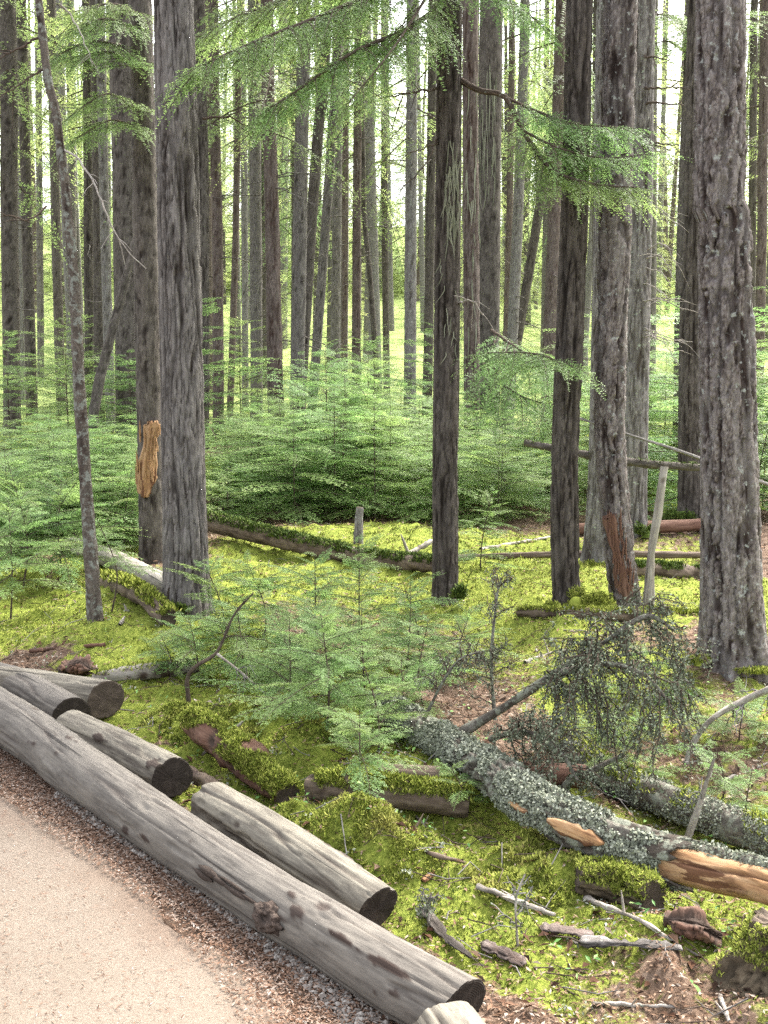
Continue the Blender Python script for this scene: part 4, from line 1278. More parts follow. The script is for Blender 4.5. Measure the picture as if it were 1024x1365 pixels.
# which way round the log is the side that faces path and camera
_P = curve(A_pts, 420); _T, _N, _B = frames(_P); _v = norm(-LN_3 + np.array([0, 0, .25]))
TH0 = math.atan2(_v.dot(_B[210]), _v.dot(_N[210]))
BURL = [ (a_len(198), TH0 + .5, .003, .025, .16), (a_len(225), TH0 + .2, .003, .04, .12),
        (a_len(482), TH0 - .62, .006, .07, .13), (a_len(540), TH0 - .6, .006, .07, .14)]
LOGA = lay_log('edging_log', 'longest grey peeled log along the path with a dark burl on its side', 'log', A_pts, [.118, .112, .103, .094, .088, .086], 'log',
        peel_disp(31, .006, BURL, .5), res=(100, 310), group=EG, seed=31, tilt=(0, 0, .25))
def burl():
    root, P, rr, base = LOGA[:4]
    i = int(np.argmin(np.abs(np.array([512 + p[0] / (p[1] * CP - (p[2] - CAMZ) * SP) * FPX for p in P]) - 392)))
    T, Nn, B = frames(P)
    out = norm(-LN_3 + np.array([0, 0, .22])); out = norm(out - T[i] * out.dot(T[i])); sd_ = np.cross(T[i], out)
    c = P[i] + out * rr[i] * .86 - base
    mb = MB(); nu, nv = 64, 34
    th = np.repeat(np.linspace(0, 2 * math.pi, nu, endpoint=False)[None], nv, 0).ravel(); ph = np.repeat(np.linspace(.02, math.pi * .62, nv), nu)
    u = np.stack([np.cos(th) * np.sin(ph), np.sin(th) * np.sin(ph), np.cos(ph)], 1)
    d = 1 + .75 * (fbm(u * 2.6 + 3, 4, 5) - .5) + .35 * (fbm(u * np.array([9, 9, 4]), 3, 6) - .5) - .65 * np.exp(-((u[:, 0] - .15) ** 2 + (u[:, 1] + .1) ** 2) / .10)
    L = u * d[:, None]
    V = c + L[:, :1] * T[i] * .058 + L[:, 1:2] * sd_ * .042 + L[:, 2:3] * out * .045
    k = np.arange(nv - 1)[:, None] * nu; j = np.arange(nu)[None]
    mb.add(V, np.stack([k + j, k + nu + j, k + nu + (j + 1) % nu, k + (j + 1) % nu], -1).reshape(-1, 4), 0, None, V, sstep(.95, .6, d))
    mb.build('burl', M['burl'], root)
    # torn bark tongue running up the log from the burl
    mb = MB(); rng = np.random.default_rng(3)
    for q in range(7):
        k0 = i - 6 - q * 4 + int(rng.integers(-2, 3)); o2 = norm(out + np.array([0, 0, rng.uniform(-.2, .5)])); w = rng.uniform(.006, .014)
        A = np.array([P[k0 + e] + norm(o2 - T[k0] * o2.dot(T[k0])) * (rr[k0] + .004) - base for e in (0, 5, 10)])
        V, F, co, _ = tube(curve(A, 12), w * np.sin(np.linspace(.15, 3, 12)), 7, bark_disp('lumpy', .006, 90 + q)); mb.add(V, F, 0, None, co, .6)
    tag(mb.build('torn_bark', M['burl'], root), kind='stuff')
burl()
lay_log('edging_log', 'short pale topped log across the bottom edge, in front of the longest log end', 'log', [contact(592, 1432, .095), contact(680, 1570, .1), contact(800, 1760, .1)], [.090, .097, .1], 'log_warm',
        peel_disp(32, .006), res=(80, 90), group=EG, seed=32, cut_near='cut_mid')
lay_log('edging_log', 'pale streaked log lying right behind the longest log, beside the moss mound', 'log', [contact(283, 1098, .076, .0), contact(390, 1165, .074, 0), contact(503, 1243, .070, 0)], [.080, .075, .071], 'log_warm',
        peel_disp(33, .006, (), .7), res=(88, 180), group=EG, seed=33, tilt=(.1, 0, .2))
lay_log('edging_log', 'grey log with a big black sawn end, third up along the path', 'log', [contact(95, 1003, .095), contact(165, 1035, .095), contact(231, 1070, .093)], [.088, .085, .081], 'log_warm',
        peel_disp(34, .005), res=(80, 120), group=EG, seed=34, tilt=(.2, 0, .1))
lay_log('edging_log', 'grey log with a black sawn end at the far left, lower of two', 'log', [contact(-60, 918, .095), contact(30, 945, .093), contact(97, 978, .085)], [.095, .092, .085], 'log',
        peel_disp(35, .005), res=(72, 110), group=EG, seed=35, tilt=(.2, 0, .1))
lay_log('edging_log', 'rearmost brownish log at the far left with its end turned aside', 'log', [contact(-120, 930, .095), contact(30, 943, .092), contact(142, 958, .088)], [.095, .092, .088], 'log_warm',
        peel_disp(36, .006), res=(72, 110), group=EG, seed=36, cut_near='cut_mid', tilt=(.0, .5, .0))

# ------------------------------------------------------------------ fallen wood in the moss
def surface_pick(V, centre_of, n, rng, up_min=-1.0, cond=None):
    """n random points on tube vertices whose outward direction has z > up_min."""
    Nn = norm(V - centre_of)
    k = Nn[:, 2] > up_min
    if cond is not None: k &= cond
    idx = np.nonzero(k)[0]
    i = idx[rng.integers(0, len(idx), n)]
    return V[i] + rng.normal(0, .004, (n, 3)), Nn[i]

def plates(P, Nn, size, rng, per=1):
    """Crinkled lichen plates standing off a surface."""
    n = len(P)
    a = norm(rng.normal(0, 1, (n, 3)) + Nn * .4)
    b = norm(np.cross(a, Nn + rng.normal(0, .5, (n, 3))))
    s = (np.broadcast_to(size, (n,)) * rng.uniform(.5, 1.3, n))[:, None]
    C = P + Nn * s * .3
    V = np.stack([C - a * s * .5, C + b * s * .45 + Nn * s * .2, C + a * s * .55 + Nn * s * .25, C - b * s * .45], 1).reshape(-1, 3)
    k = np.arange(n)[:, None] * 4
    return V, np.concatenate([k + np.array([0, 1, 2]), k + np.array([0, 2, 3])], 0)

def fallen(name, label, cat, pts, rad, mat, kind, amp, seed, res=(56, 200), moss=0, lichen=0, endmats=('cut_mid', 'cut_mid'), moss_mat='moss', mup=.35, msize=.022, lsize=.017, lcond=None, group=None):
    root, P, rr, base, V = lay_log(name, label, cat, pts, rad, mat, bark_disp(kind, amp, seed) if kind != 'peel' else peel_disp(seed, amp), res, endmats[1], endmats[0], group, None, seed, 'broken_end')
    rng = np.random.default_rng(seed + 3)
    cen = np.repeat(P, res[0], 0)
    t = np.repeat(np.linspace(0, 1, len(P)), res[0])
    if moss:
        pp, nn = surface_pick(V, cen, moss, rng, mup, fbm(V * 7, 4, seed + 9) > .37)
        mb = MB(); mb.add(*moss_tufts(pp - base, rng, msize, 4), 0, smooth=False)
        tag(mb.build('moss', M[moss_mat], root), kind='stuff')
    if lichen:
        pp, nn = surface_pick(V, cen, lichen, rng, -.55, (fbm(V * 7, 5, seed + 8) > .41) & (lcond(t, V, cen) if lcond else True))
        mb = MB(); mb.add(*plates(pp - base, nn, lsize, rng), 0, smooth=False)
        tag(mb.build('lichen', M['lichen'], root), kind='stuff')
    return root, P, rr, base, V, cen, t

# lichen crusted fallen trunk with stripped orange butt
K0 = contact(505, 958, .075); K1 = contact(640, 1050, .075, .01); K2 = contact(740, 1130, .075, .03); K3 = contact(880, 1200, .072, .065); K4 = contact(1010, 1245, .07, .085); K5 = contact(1120, 1295, .07, .095)
K = curve([K0, K1, K2, K3, K4, K5], 300)
kx = np.array([(512 + p[0] / (p[1] * CP - (p[2] - CAMZ) * SP) * FPX) for p in K])
ki = int(np.argmin(np.abs(kx - 893)))
rootK, PK, rK, bK, VK, cK, tK = fallen('fallen_tree', 'fallen trunk crusted with grey lichen, its right end stripped to orange wood', 'fallen tree', K[:ki:6], [.052, .066, .072, .070], 'bark_lichen', 'plate', .012, 41, res=(80, 250), lichen=36000, lsize=.0098, endmats=('cut_mid', 'wood_red'),
                                       lcond=lambda t, V, c: True)
mb = MB()
Ks = curve(K[ki - 4::4] - bK, 160)
V_, F_, co_, ex_ = tube(Ks, np.linspace(.060, .055, 160), 72, peel_disp(42, .011, (), 1.6))
mb.add(V_, F_, 0, None, co_, ex_ * .6); mb.build('stripped_wood', M['wood_orange'], rootK)
# curled bark edge around the break and strips along the top of the bare wood
mb = MB()
rng = np.random.default_rng(43)
for k in range(26):
    a = rng.uniform(0, 6.28); i = int(rng.integers(0, 12)); r_ = .066
    c = Ks[i]; d = np.array([0, math.sin(a), math.cos(a)])
    tg = norm(Ks[i + 1] - Ks[i]); d = norm(d - tg * d.dot(tg)); sdv = np.cross(tg, d)
    w = rng.uniform(.012, .03); l = rng.uniform(.03, .08)
    q = c + d * r_
    Vq = np.array([q - sdv * w - tg * .04, q + sdv * w - tg * .04, q + sdv * w * .5 + tg * l * .6 + d * .006, q - sdv * w * .2 + tg * l + d * .014])
    Vq2 = Vq + d * .007
    mb.add(np.concatenate([Vq, Vq2]), [[0, 1, 2, 3], [7, 6, 5, 4], [0, 4, 5, 1], [1, 5, 6, 2], [2, 6, 7, 3], [3, 7, 4, 0]], 0, None, None, 1.0, smooth=False)
mb.build('torn_bark', M['bark_lichen'], rootK)
# bark strip still on top of the bare wood
mb = MB()
topl = Ks[8:] + np.array([0, .036, .040])
V2, F2, co2, _ = tube(curve(topl, 90), np.linspace(.026, .02, 90), 14, bark_disp('lumpy', .016, 46))
mb.add(V2, F2, 0, None, co2); mb.build('bark_strip', M['bark_lichen'], rootK)
pp, nn = surface_pick(V2, np.repeat(curve(topl, 90), 14, 0), 1800, rng, 0)
mb = MB(); mb.add(*plates(pp, nn, .009, rng), 0, smooth=False); tag(mb.build('lichen', M['lichen'], rootK), kind='stuff')
# bare wood windows in the bark
def wood_window(s_frac, th0, L, W, name='bare_patch'):
    i = int(s_frac * (len(PK) - 1)); tg = norm(PK[i + 1] - PK[i - 1])
    upv = norm(np.array([0, 0, 1.]) - tg * tg[2]); sv = np.cross(tg, upv)
    if sv[1] > 0: sv = -sv
    mbx = MB(); rows, cols = 22, 10
    Vw, cw = [], []
    for a in range(rows):
        for b in range(cols):
            u = a / (rows - 1) - .5; v = b / (cols - 1) - .5
            wv = W * (1 - abs(2 * u) ** 2.5) * (.6 + .9 * float(vn(np.array([[a * .45, float(v > 0) * 5, th0 * 9]]))[0])) + .006
            th = th0 + v * wv / .072
            c = np.array([np.interp(i + u * L / .012 * .0, [0, 1], [0, 1])] * 3) * 0 + PK[i] + tg * u * L
            rr_ = .076 + .006 * (1 - (2 * v) ** 2) - (.02 if b in (0, cols - 1) or a in (0, rows - 1) else 0)
            p = c + (sv * math.cos(th) + upv * math.sin(th)) * rr_
            Vw.append(p - bK); cw.append([.09 * math.cos(th), .09 * math.sin(th), u * L])
    i0 = np.arange(rows - 1)[:, None] * cols; j0 = np.arange(cols - 1)[None]
    Fw = np.stack([i0 + j0, i0 + j0 + 1, i0 + cols + j0 + 1, i0 + cols + j0], -1).reshape(-1, 4)
    mbx.add(np.array(Vw), Fw, 0, None, np.array(cw)); mbx.build(name, M['wood_orange'], rootK)
def frac_at(px):
    kk = np.array([(512 + p[0] / (p[1] * CP - (p[2] - CAMZ) * SP) * FPX) for p in PK])
    return float(np.argmin(np.abs(kk - px))) / (len(PK) - 1)
wood_window(frac_at(775), .25, .20, .055)
wood_window(frac_at(715), .1, .12, .02)

fallen('fallen_tree', 'second fallen lichened trunk lying behind, among small hemlocks', 'fallen tree', [contact(735, 1010, .06, .02), contact(830, 1065, .062), contact(930, 1110, .062, .01), contact(1060, 1155, .06)], [.055, .062, .062, .06], 'bark_lichen', 'lumpy', .010, 47, res=(48, 180), lichen=9000, lsize=.008, moss=500)
fallen('mossy_log', 'mossy log lying crosswise under the lichened fallen trunk', 'log', [contact(415, 1062, .05, -.01), contact(520, 1072, .055, -.01), contact(625, 1088, .055)], [.05, .056, .05], 'wood_brown', 'lumpy', .016, 48, res=(44, 120), moss=3600, msize=.018)
fallen('broken_log', 'bare reddish log piece crossing behind the lichened fallen trunk', 'log', [contact(660, 1050, .045, .02), contact(780, 1062, .045, .03)], [.042, .045], 'wood_red', 'peel', .006, 49, res=(40, 80))
fallen('broken_log', 'pale brown rotten log end peeping out left of the lichened fallen trunk', 'log', [contact(505, 1050, .04, .02), contact(585, 1056, .04, .02)], [.035, .04], 'wood_brown', 'peel', .006, 50, res=(40, 60))
fallen('mossy_log', 'short red rotten log capped with moss right of the black sawn log end', 'log', [contact(258, 985, .075), contact(320, 1030, .07), contact(385, 1075, .06, -.02)], [.06, .07, .05], 'wood_red', 'lumpy', .030, 51, res=(60, 120), moss=7500, mup=.0, msize=.017)
fallen('bark_slab', 'long narrow brown bark slab between the two sawn logs and the moss', 'wood scrap', [contact(240, 1028, .02, .0), contact(285, 1055, .02, .0), contact(333, 1082, .018)], [.02, .026, .02], 'wood_brown', 'lumpy', .014, 52, res=(26, 70))
fallen('mossy_log', 'long dark mossy log lying below the centre thicket', 'log', [contact(280, 722, .06, .10), contact(400, 742, .06, .04), contact(500, 756, .06), contact(590, 765, .06)], [.075, .07, .062, .055], 'wood_brown', 'lumpy', .014, 53, res=(40, 150), moss=3000, msize=.03, moss_mat='moss_dark', mup=.2)
fallen('bleached_log', 'smooth bleached log propped behind the thick left trunk', 'log', [contact(95, 742, .08, .02), contact(150, 765, .085, .02), contact(240, 815, .085, .02)], [.06, .075, .08], 'log_white', 'peel', .006, 54, res=(52, 120))
fallen('mossy_log', 'mossy rotten log under the bleached log', 'log', [contact(140, 785, .05), contact(180, 800, .055), contact(225, 835, .05)], [.06, .06, .05], 'wood_brown', 'lumpy', .02, 55, res=(36, 80), moss=1500, msize=.03)
fallen('fallen_pole', 'pale fallen pole behind the dark trunk, running to the largest right trunk', 'log', [contact(600, 752, .045), contact(700, 748, .045), contact(830, 750, .045, .02), contact(1000, 752, .045, .02)], [.022, .025, .027, .027], 'wood_brown', 'peel', .006, 56, res=(32, 140))
fallen('mossy_log', 'dark mossy log lying just before the pale pole at the right', 'log', [contact(840, 768, .05), contact(935, 775, .055), contact(1000, 780, .05)], [.05, .055, .05], 'wood_brown', 'lumpy', .015, 57, res=(32, 90), moss=900, moss_mat='moss_dark', msize=.03)
fallen('fallen_pole', 'reddish fallen log far behind at the right between trunks', 'log', [contact(770, 712, .05), contact(860, 712, .06), contact(960, 706, .05)], [.05, .06, .05], 'wood_red', 'peel', .008, 58, res=(30, 80))
fallen('mossy_log', 'low mossy log in front of the pale leaning snag', 'log', [contact(690, 822, .03), contact(770, 826, .035), contact(860, 828, .03)], [.025, .035, .03], 'wood_brown', 'lumpy', .02, 59, res=(30, 80), moss=700)
fallen('mossy_log', 'low mossy log between the snag and the largest trunk', 'log', [contact(858, 826, .03), contact(950, 832, .04)], [.03, .04], 'wood_brown', 'lumpy', .02, 60, res=(30, 50), moss=700)
fallen('rotten_log', 'greyish rotten log half hidden above the rearmost edging log', 'log', [contact(125, 915, .04), contact(190, 908, .045), contact(260, 900, .04)], [.03, .042, .035], 'log_white', 'lumpy', .014, 61, res=(34, 80), moss=200)
fallen('rotten_wood', 'red brown lump of rotten wood behind the rearmost edging log', 'wood scrap', [contact(80, 903, .03), contact(105, 898, .04), contact(128, 903, .03)], [.02, .06, .02], 'wood_red', 'plate', .030, 62, res=(60, 70))
fallen('rotten_wood', 'dark red rotten block under the orange stripped wood', 'wood scrap', [contact(885, 1238, .03), contact(925, 1248, .035), contact(960, 1262, .03)], [.02, .034, .026], 'wood_red', 'plate', .020, 63, res=(60, 80))
fallen('mossy_log', 'mossy block propping up the lichened fallen trunk', 'log', [contact(770, 1185, .04), contact(830, 1200, .05), contact(870, 1215, .04)], [.04, .065, .05], 'stump_wood', 'furrow', .02, 64, res=(60, 90), moss=2200, msize=.014, mup=.0)

# flat bark scraps and sticks: (label, pixel points, radius, material, flat)
SCR = [
 ('bark_scrap', 'reddish bark scrap on moss below the lichened fallen trunk', [(720, 1240), (790, 1245)], .012, 'bark_red'),
 ('bark_scrap', 'long broken strip of red and white bark on the moss', [(765, 1262), (840, 1258), (905, 1262)], .016, 'bark_pale'),
 ('bark_scrap', 'dark bark strip at the edge of the bare soil', [(640, 1262), (700, 1278)], .013, 'bark_red'),
 ('bark_scrap', 'brown bark flake near the sawn end of the streaked log', [(560, 1210), (600, 1240), (640, 1262)], .010, 'bark_dark'),
 ('bark_scrap', 'small tan wood chip by the moss mound', [(563, 1178), (580, 1168)], .010, 'wood_orange'),
 ('dead_stick', 'thick dead stick pointing from the moss mound to the lichened trunk', [(535, 1105), (570, 1138), (625, 1155)], .011, 'wood_brown'),
 ('dead_stick', 'grey stick running along the moss under the lichened trunk', [(635, 1185), (690, 1205), (740, 1225)], .011, 'twig_pale'),
 ('dead_stick', 'long thin pale stick slanting down from the lichened trunk', [(780, 1200), (850, 1230), (935, 1280)], .009, 'twig_pale'),
 ('dead_stick', 'thin pale stick lying flat near the bottom edge', [(790, 1340), (850, 1342), (900, 1344)], .006, 'twig_pale'),
 ('dead_stick', 'pale stick pointing at the mossy stump from the bottom edge', [(960, 1330), (972, 1365)], .007, 'twig_pale'),
 ('dead_stick', 'crossed grey stick on the litter behind the arching branch', [(700, 885), (740, 870)], .010, 'twig_pale'),
 ('dead_stick', 'second grey stick lying across the litter behind the arching branch', [(715, 868), (735, 890)], .008, 'twig_pale'),
 ('dead_stick', 'brown stick on the litter slope at the right edge', [(940, 1090), (1010, 1118)], .012, 'wood_brown'),
 ('dead_stick', 'pale stick on the litter slope below the curved branch', [(960, 1045), (1024, 1020)], .009, 'twig_pale'),
 ('dead_stick', 'white broken stick leaning on the mossy log below the thicket', [(525, 755), (575, 735)], .028, 'log_white'),
 ('dead_stick', 'dark stick lying across the moss left of the thick trunk', [(40, 870), (140, 862)], .014, 'wood_red'),
 ('dead_stick', 'short pale stick stub on moss by the thick left trunk', [(160, 835), (172, 815)], .010, 'twig_pale'),
 ('dead_stick', 'pale stick standing out of the moss beside the red rotten log', [(268, 1010), (325, 982)], .007, 'log_white'),
 ('dead_stick', 'thin forked stick on the moss right of the slender hemlock', [(555, 1090), (578, 1115)], .006, 'twig_pale'),
 ('dead_stick', 'dark stick lying in front of the slim middle trunk', [(420, 790), (500, 812)], .012, 'wood_brown'),
 ('dead_stick', 'grey stick fallen beside the dark trunk with the moss clump', [(640, 735), (735, 718)], .018, 'twig_pale'),
]
for k, (nm, lab, px, r, mt) in enumerate(SCR):
    rng = np.random.default_rng(800 + k)
    pts = [contact(q[0], q[1], r * .8) for q in px]
    if 'standing' in lab or 'leaning on' in lab: pts[-1][2] += .06
    P = curve(pts, 24)
    base = P[0].copy()
    flat_ = nm == 'bark_scrap'
    mb = MB()
    if not flat_:
        V, F, co, ex = tube(P - base + rng.normal(0, r * .18, P.shape), np.linspace(r, r * .55, 24), 9, bark_disp('lumpy', r * .5, 810 + k))
        mb.add(V, F, 0, None, co, ex)
        for q in range(2):
            i = rng.integers(6, 20); d = norm(rng.normal(0, 1, 3) + [0, 0, .6]) * r * rng.uniform(4, 9)
            add_tube(mb, np.array([P[i] - base, P[i] - base + d * .6, P[i] - base + d]), [r * .5, r * .4, r * .15], 5)
    else:
        e_ = np.minimum(np.arange(24), 23 - np.arange(24))
        V, F, co, ex = tube(P - base, r * (.75 + .9 * vn(np.stack([np.arange(24) * .8, np.zeros(24), np.zeros(24)], 1), k)) * np.where(e_ == 0, .15, np.where(e_ == 1, .6, 1)), 22, bark_disp('plate' if k % 2 else 'furrow', r * .7, 810 + k))
        cz_ = np.repeat((P - base)[:, 2], 22)
        V[:, 2] = cz_ + (V[:, 2] - cz_) * .38
        V[:, 1] = V[:, 1] * 1.6 + rng.normal(0, r * .07, len(V))
        mb.add(V, F, 0, None, co, ex)
    o = mb.build(nm, M[mt], None, base)
    tag(o, lab, 'stick' if nm == 'dead_stick' else 'bark scrap')

# ------------------------------------------------------------------ dead branches with lichen
def dead_branch(name, label, pts, r0, r1, seed, mat='bark_lichen', sides=9, nsub=10, lsub=.3, sub2=5, lichen=0, droop=.3, ls=.012, lspread=.02, cat='branch', kind='lumpy', amp=.3, srange=(.25, .98), drop2=.5):
    rng = np.random.default_rng(seed)
    C = curve(pts, 60); base = C[0].copy(); C = C - base
    rad = np.linspace(r0, r1, 60)
    root = empty(name, base, label, cat)
    mb = MB()
    V, F, co, ex = tube(C, rad, sides, bark_disp(kind, r0 * amp, seed)); mb.add(V, F, 0, None, co, ex)
    mb.build('limb', M[mat], root)
    tw = MB(); LP = []
    LP.append((C[20:], rad[20:]))
    T, Nn, B = frames(C)
    for k in range(nsub):
        t = rng.uniform(*srange); i = int(t * 59)
        a = rng.uniform(0, 6.28)
        d = norm(T[i] * rng.uniform(.3, .9) + (Nn[i] * math.cos(a) + B[i] * math.sin(a)) * .9)
        l = lsub * rng.uniform(.5, 1.2) * (1.1 - .5 * t)
        p = np.array([C[i] + d * l * u + np.array([0, 0, -droop * l * u * u]) + rng.normal(0, .008 * l / .2, 3) for u in np.linspace(0, 1, 8)])
        p[0] = C[i]
        rr = np.linspace(max(.0028, rad[i] * .35), .0014, 8)
        add_tube(tw, p, rr, 5, 0, False, .4); LP.append((p, rr))
        for q in range(sub2):
            j = rng.integers(2, 7); d2 = norm(norm(p[j] - p[j - 1]) * .6 + rng.normal(0, .6, 3) - np.array([0, 0, drop2]))
            l2 = l * rng.uniform(.2, .55)
            p2 = np.array([p[j] + d2 * l2 * u + np.array([0, 0, -.25 * l2 * u * u]) for u in np.linspace(0, 1, 5)])
            add_tube(tw, p2, np.linspace(.002, .001, 5), 4, 0, False, .4); LP.append((p2, np.full(5, .002)))
    if nsub: tag(tw.build('twigs', M['bark_pale' if mat == 'twig_pale' else 'twig'], root), kind='stuff')
    if lichen:
        Pp = []
        w = np.array([np.linalg.norm(p[-1] - p[0]) for p, _ in LP]); w = w / w.sum()
        for (p, rr), c in zip(LP, (w * lichen).astype(int)):
            u = rng.random(c) * (len(p) - 1); i = u.astype(int); f = (u - i)[:, None]
            i2 = np.minimum(i + 1, len(p) - 1)
            Pp.append(p[i] * (1 - f) + p[i2] * f + rng.normal(0, 1, (c, 3)) * lspread * .35 - np.array([0, 0, 1]) * np.abs(rng.normal(0, lspread * .5, (c, 1))))
        Pp = np.concatenate(Pp)
        mb = MB(); mb.add(*plates(Pp, norm(rng.normal(0, 1, Pp.shape)), ls, rng), 0, smooth=False)
        tag(mb.build('lichen', M['lichen_dark'], root), kind='stuff')
    return root

def D(px, py, Y): return at_depth(px, py, Y)
KY = gp(600, 1010)[1]
dead_branch('dead_branch', 'thick arching branch hung with grey lichen, rising from the lichened fallen trunk', [D(600, 985, KY), D(660, 950, KY - .02), D(740, 898, KY - .1), D(800, 860, KY - .2), D(860, 822, KY - .25), D(900, 840, KY - .28)], .022, .006, 901, nsub=30, lsub=.36, sub2=8, lichen=11000, droop=.55, ls=.0085, srange=(.45, 1), drop2=.8)
dead_branch('dead_branch', 'drooping lichen branch hanging over the second fallen trunk', [D(740, 900, KY - .1), D(800, 885, KY - .3), D(860, 900, KY - .45), D(900, 950, KY - .5)], .014, .005, 902, nsub=24, lsub=.30, sub2=7, lichen=7500, droop=.6, ls=.0085, srange=(.15, 1), drop2=.9)
dead_branch('dead_branch', 'lichen twig bundle hanging between the two fallen trunks', [D(655, 985, KY - .1), D(700, 975, KY - .3), D(745, 1000, KY - .5), D(770, 1040, KY - .55)], .013, .005, 903, nsub=22, lsub=.22, sub2=6, lichen=6000, droop=.5, ls=.008, srange=(.1, 1), drop2=.7)
dead_branch('dead_branch', 'upright lichened twig cluster at the upper end of the fallen trunk', [D(660, 960, KY + .25), D(655, 880, KY + .3), D(662, 800, KY + .3), D(668, 770, KY + .3)], .009, .003, 904, nsub=20, lsub=.2, sub2=5, lichen=2400, droop=-.1, ls=.007, srange=(.1, 1), drop2=0)
dead_branch('dead_branch', 'pale lichened twigs beside the upper end of the fallen trunk', [D(565, 960, KY + .05), D(590, 910, KY), D(612, 880, KY), D(640, 868, KY)], .008, .003, 905, nsub=14, lsub=.16, sub2=4, lichen=1400, droop=.1, ls=.007, srange=(.2, 1), drop2=.1)
dead_branch('dead_branch', 'grey lichened stick poking up over the second fallen trunk', [contact(735, 1072, .02), D(775, 1035, gp(760, 1070)[1]), D(832, 1005, gp(760, 1070)[1])], .013, .008, 906, nsub=2, lsub=.08, sub2=1, lichen=260, ls=.009)
dead_branch('dead_branch', 'short knobbly lichened stub below the grey stick', [contact(765, 1075, .02), D(752, 1050, gp(765, 1075)[1]), D(770, 1030, gp(765, 1075)[1])], .014, .009, 907, nsub=0, lichen=200, ls=.010)
dead_branch('dead_branch', 'pale upright broken branch standing behind the stripped wood', [contact(915, 1125, .01), D(930, 1080, gp(915, 1125)[1]), D(952, 1012, gp(915, 1125)[1])], .014, .007, 908, mat='twig_pale', nsub=3, lsub=.12, sub2=1, srange=(.2, .8), droop=-.2)
dead_branch('dead_branch', 'curved grey branch reaching in from the right edge', [D(1060, 905, gp(915, 1015)[1] - .1), D(1000, 930, gp(915, 1015)[1]), D(950, 958, gp(915, 1015)[1]), D(925, 990, gp(915, 1015)[1]), contact(914, 1018, .0)], .016, .010, 909, mat='twig_pale', nsub=5, lsub=.2, sub2=2, srange=(.1, .6), droop=.4)
dead_branch('dead_branch', 'fallen lichened branch in front of the largest right trunk', [contact(830, 905, .02, .1), contact(880, 900, .02, .08), contact(935, 935, .015)], .010, .005, 910, nsub=10, lsub=.15, sub2=3, lichen=500, ls=.012)
yq = gp(252, 935)[1]
dead_branch('dead_branch', 'dark bare forked branch standing in front of the low saplings', [contact(252, 940, .0), D(250, 905, yq), D(262, 888, yq), D(290, 868, yq + .05), D(312, 820, yq + .1), D(338, 790, yq + .1)], .012, .004, 911, mat='twig', nsub=4, lsub=.22, sub2=2, droop=0, srange=(.3, .9))
dead_branch('dead_branch', 'thin pale bent twig drooping over the red rotten log', [D(290, 872, yq), D(320, 895, yq - .1), D(355, 925, yq - .2), D(395, 942, yq - .2)], .007, .003, 912, mat='twig_pale', nsub=5, lsub=.18, sub2=2, droop=.3)
dead_branch('dead_branch', 'spindly lichened twig in the moss near the bottom right', [contact(690, 1260, 0), D(688, 1200, gp(690, 1260)[1]), D(700, 1165, gp(690, 1260)[1])], .004, .002, 913, mat='twig_pale', nsub=6, lsub=.09, sub2=2, lichen=120, ls=.008, droop=-.3, srange=(.2, 1))
dead_branch('dead_branch', 'little pale blue lichen twig beside the streaked log end', [contact(572, 1235, 0), D(570, 1210, gp(572, 1235)[1]), D(575, 1190, gp(572, 1235)[1])], .005, .003, 914, mat='twig_pale', nsub=8, lsub=.06, sub2=2, lichen=300, ls=.008, droop=-.1, srange=(.1, 1))

# snag, stump, leaning poles
sy = gp(864, 808)[1]
fallen('leaning_snag', 'pale barkless snag leaning left of the largest right trunk', 'dead trunk', [contact(864, 812, 0, -.03), D(868, 740, sy), D(878, 680, sy + .02), D(886, 622, sy + .05)], [.040, .031, .026, .021], 'log_white', 'peel', .010, 71, res=(40, 130))
by = gp(800, 760)[1] + .5
fallen('broken_spar', 'mossy horizontal broken trunk hung up between the right trunks', 'dead trunk', [D(700, 590, by + .2), D(780, 606, by), D(860, 618, by), D(1010, 628, by)], [.024, .028, .028, .024], 'bark_dark', 'lumpy', .012, 72, res=(34, 120), moss=250, moss_mat='moss_dark')
fallen('leaning_pole', 'thin bare pole slanting above the horizontal broken trunk', 'dead trunk', [D(755, 552, by - .1), D(840, 580, by - .1), D(935, 612, by - .1), D(1060, 660, by)], [.010, .013, .015, .015], 'bark_pale', 'peel', .005, 73, res=(24, 90))
fallen('leaning_pole', 'dark dead pole leaning against the trunk at the left, with pale scars', 'dead trunk', [contact(122, 568, 0, -.05) if False else D(122, 575, 14.), D(132, 510, 14.), D(150, 440, 14.), D(206, 225, 14.)], [.06, .055, .045, .04], 'bark_dark', 'lumpy', .012, 74, res=(30, 120))
P_ = gp(478, 722)
fallen('small_stump', 'small grey broken stump in the dark below the centre thicket', 'stump', [P_ + [0, 0, -.03], P_ + [0, 0, .12], P_ + [.01, 0, .27]], [.04, .034, .028], 'bark_pale', 'lumpy', .012, 75, res=(26, 50))

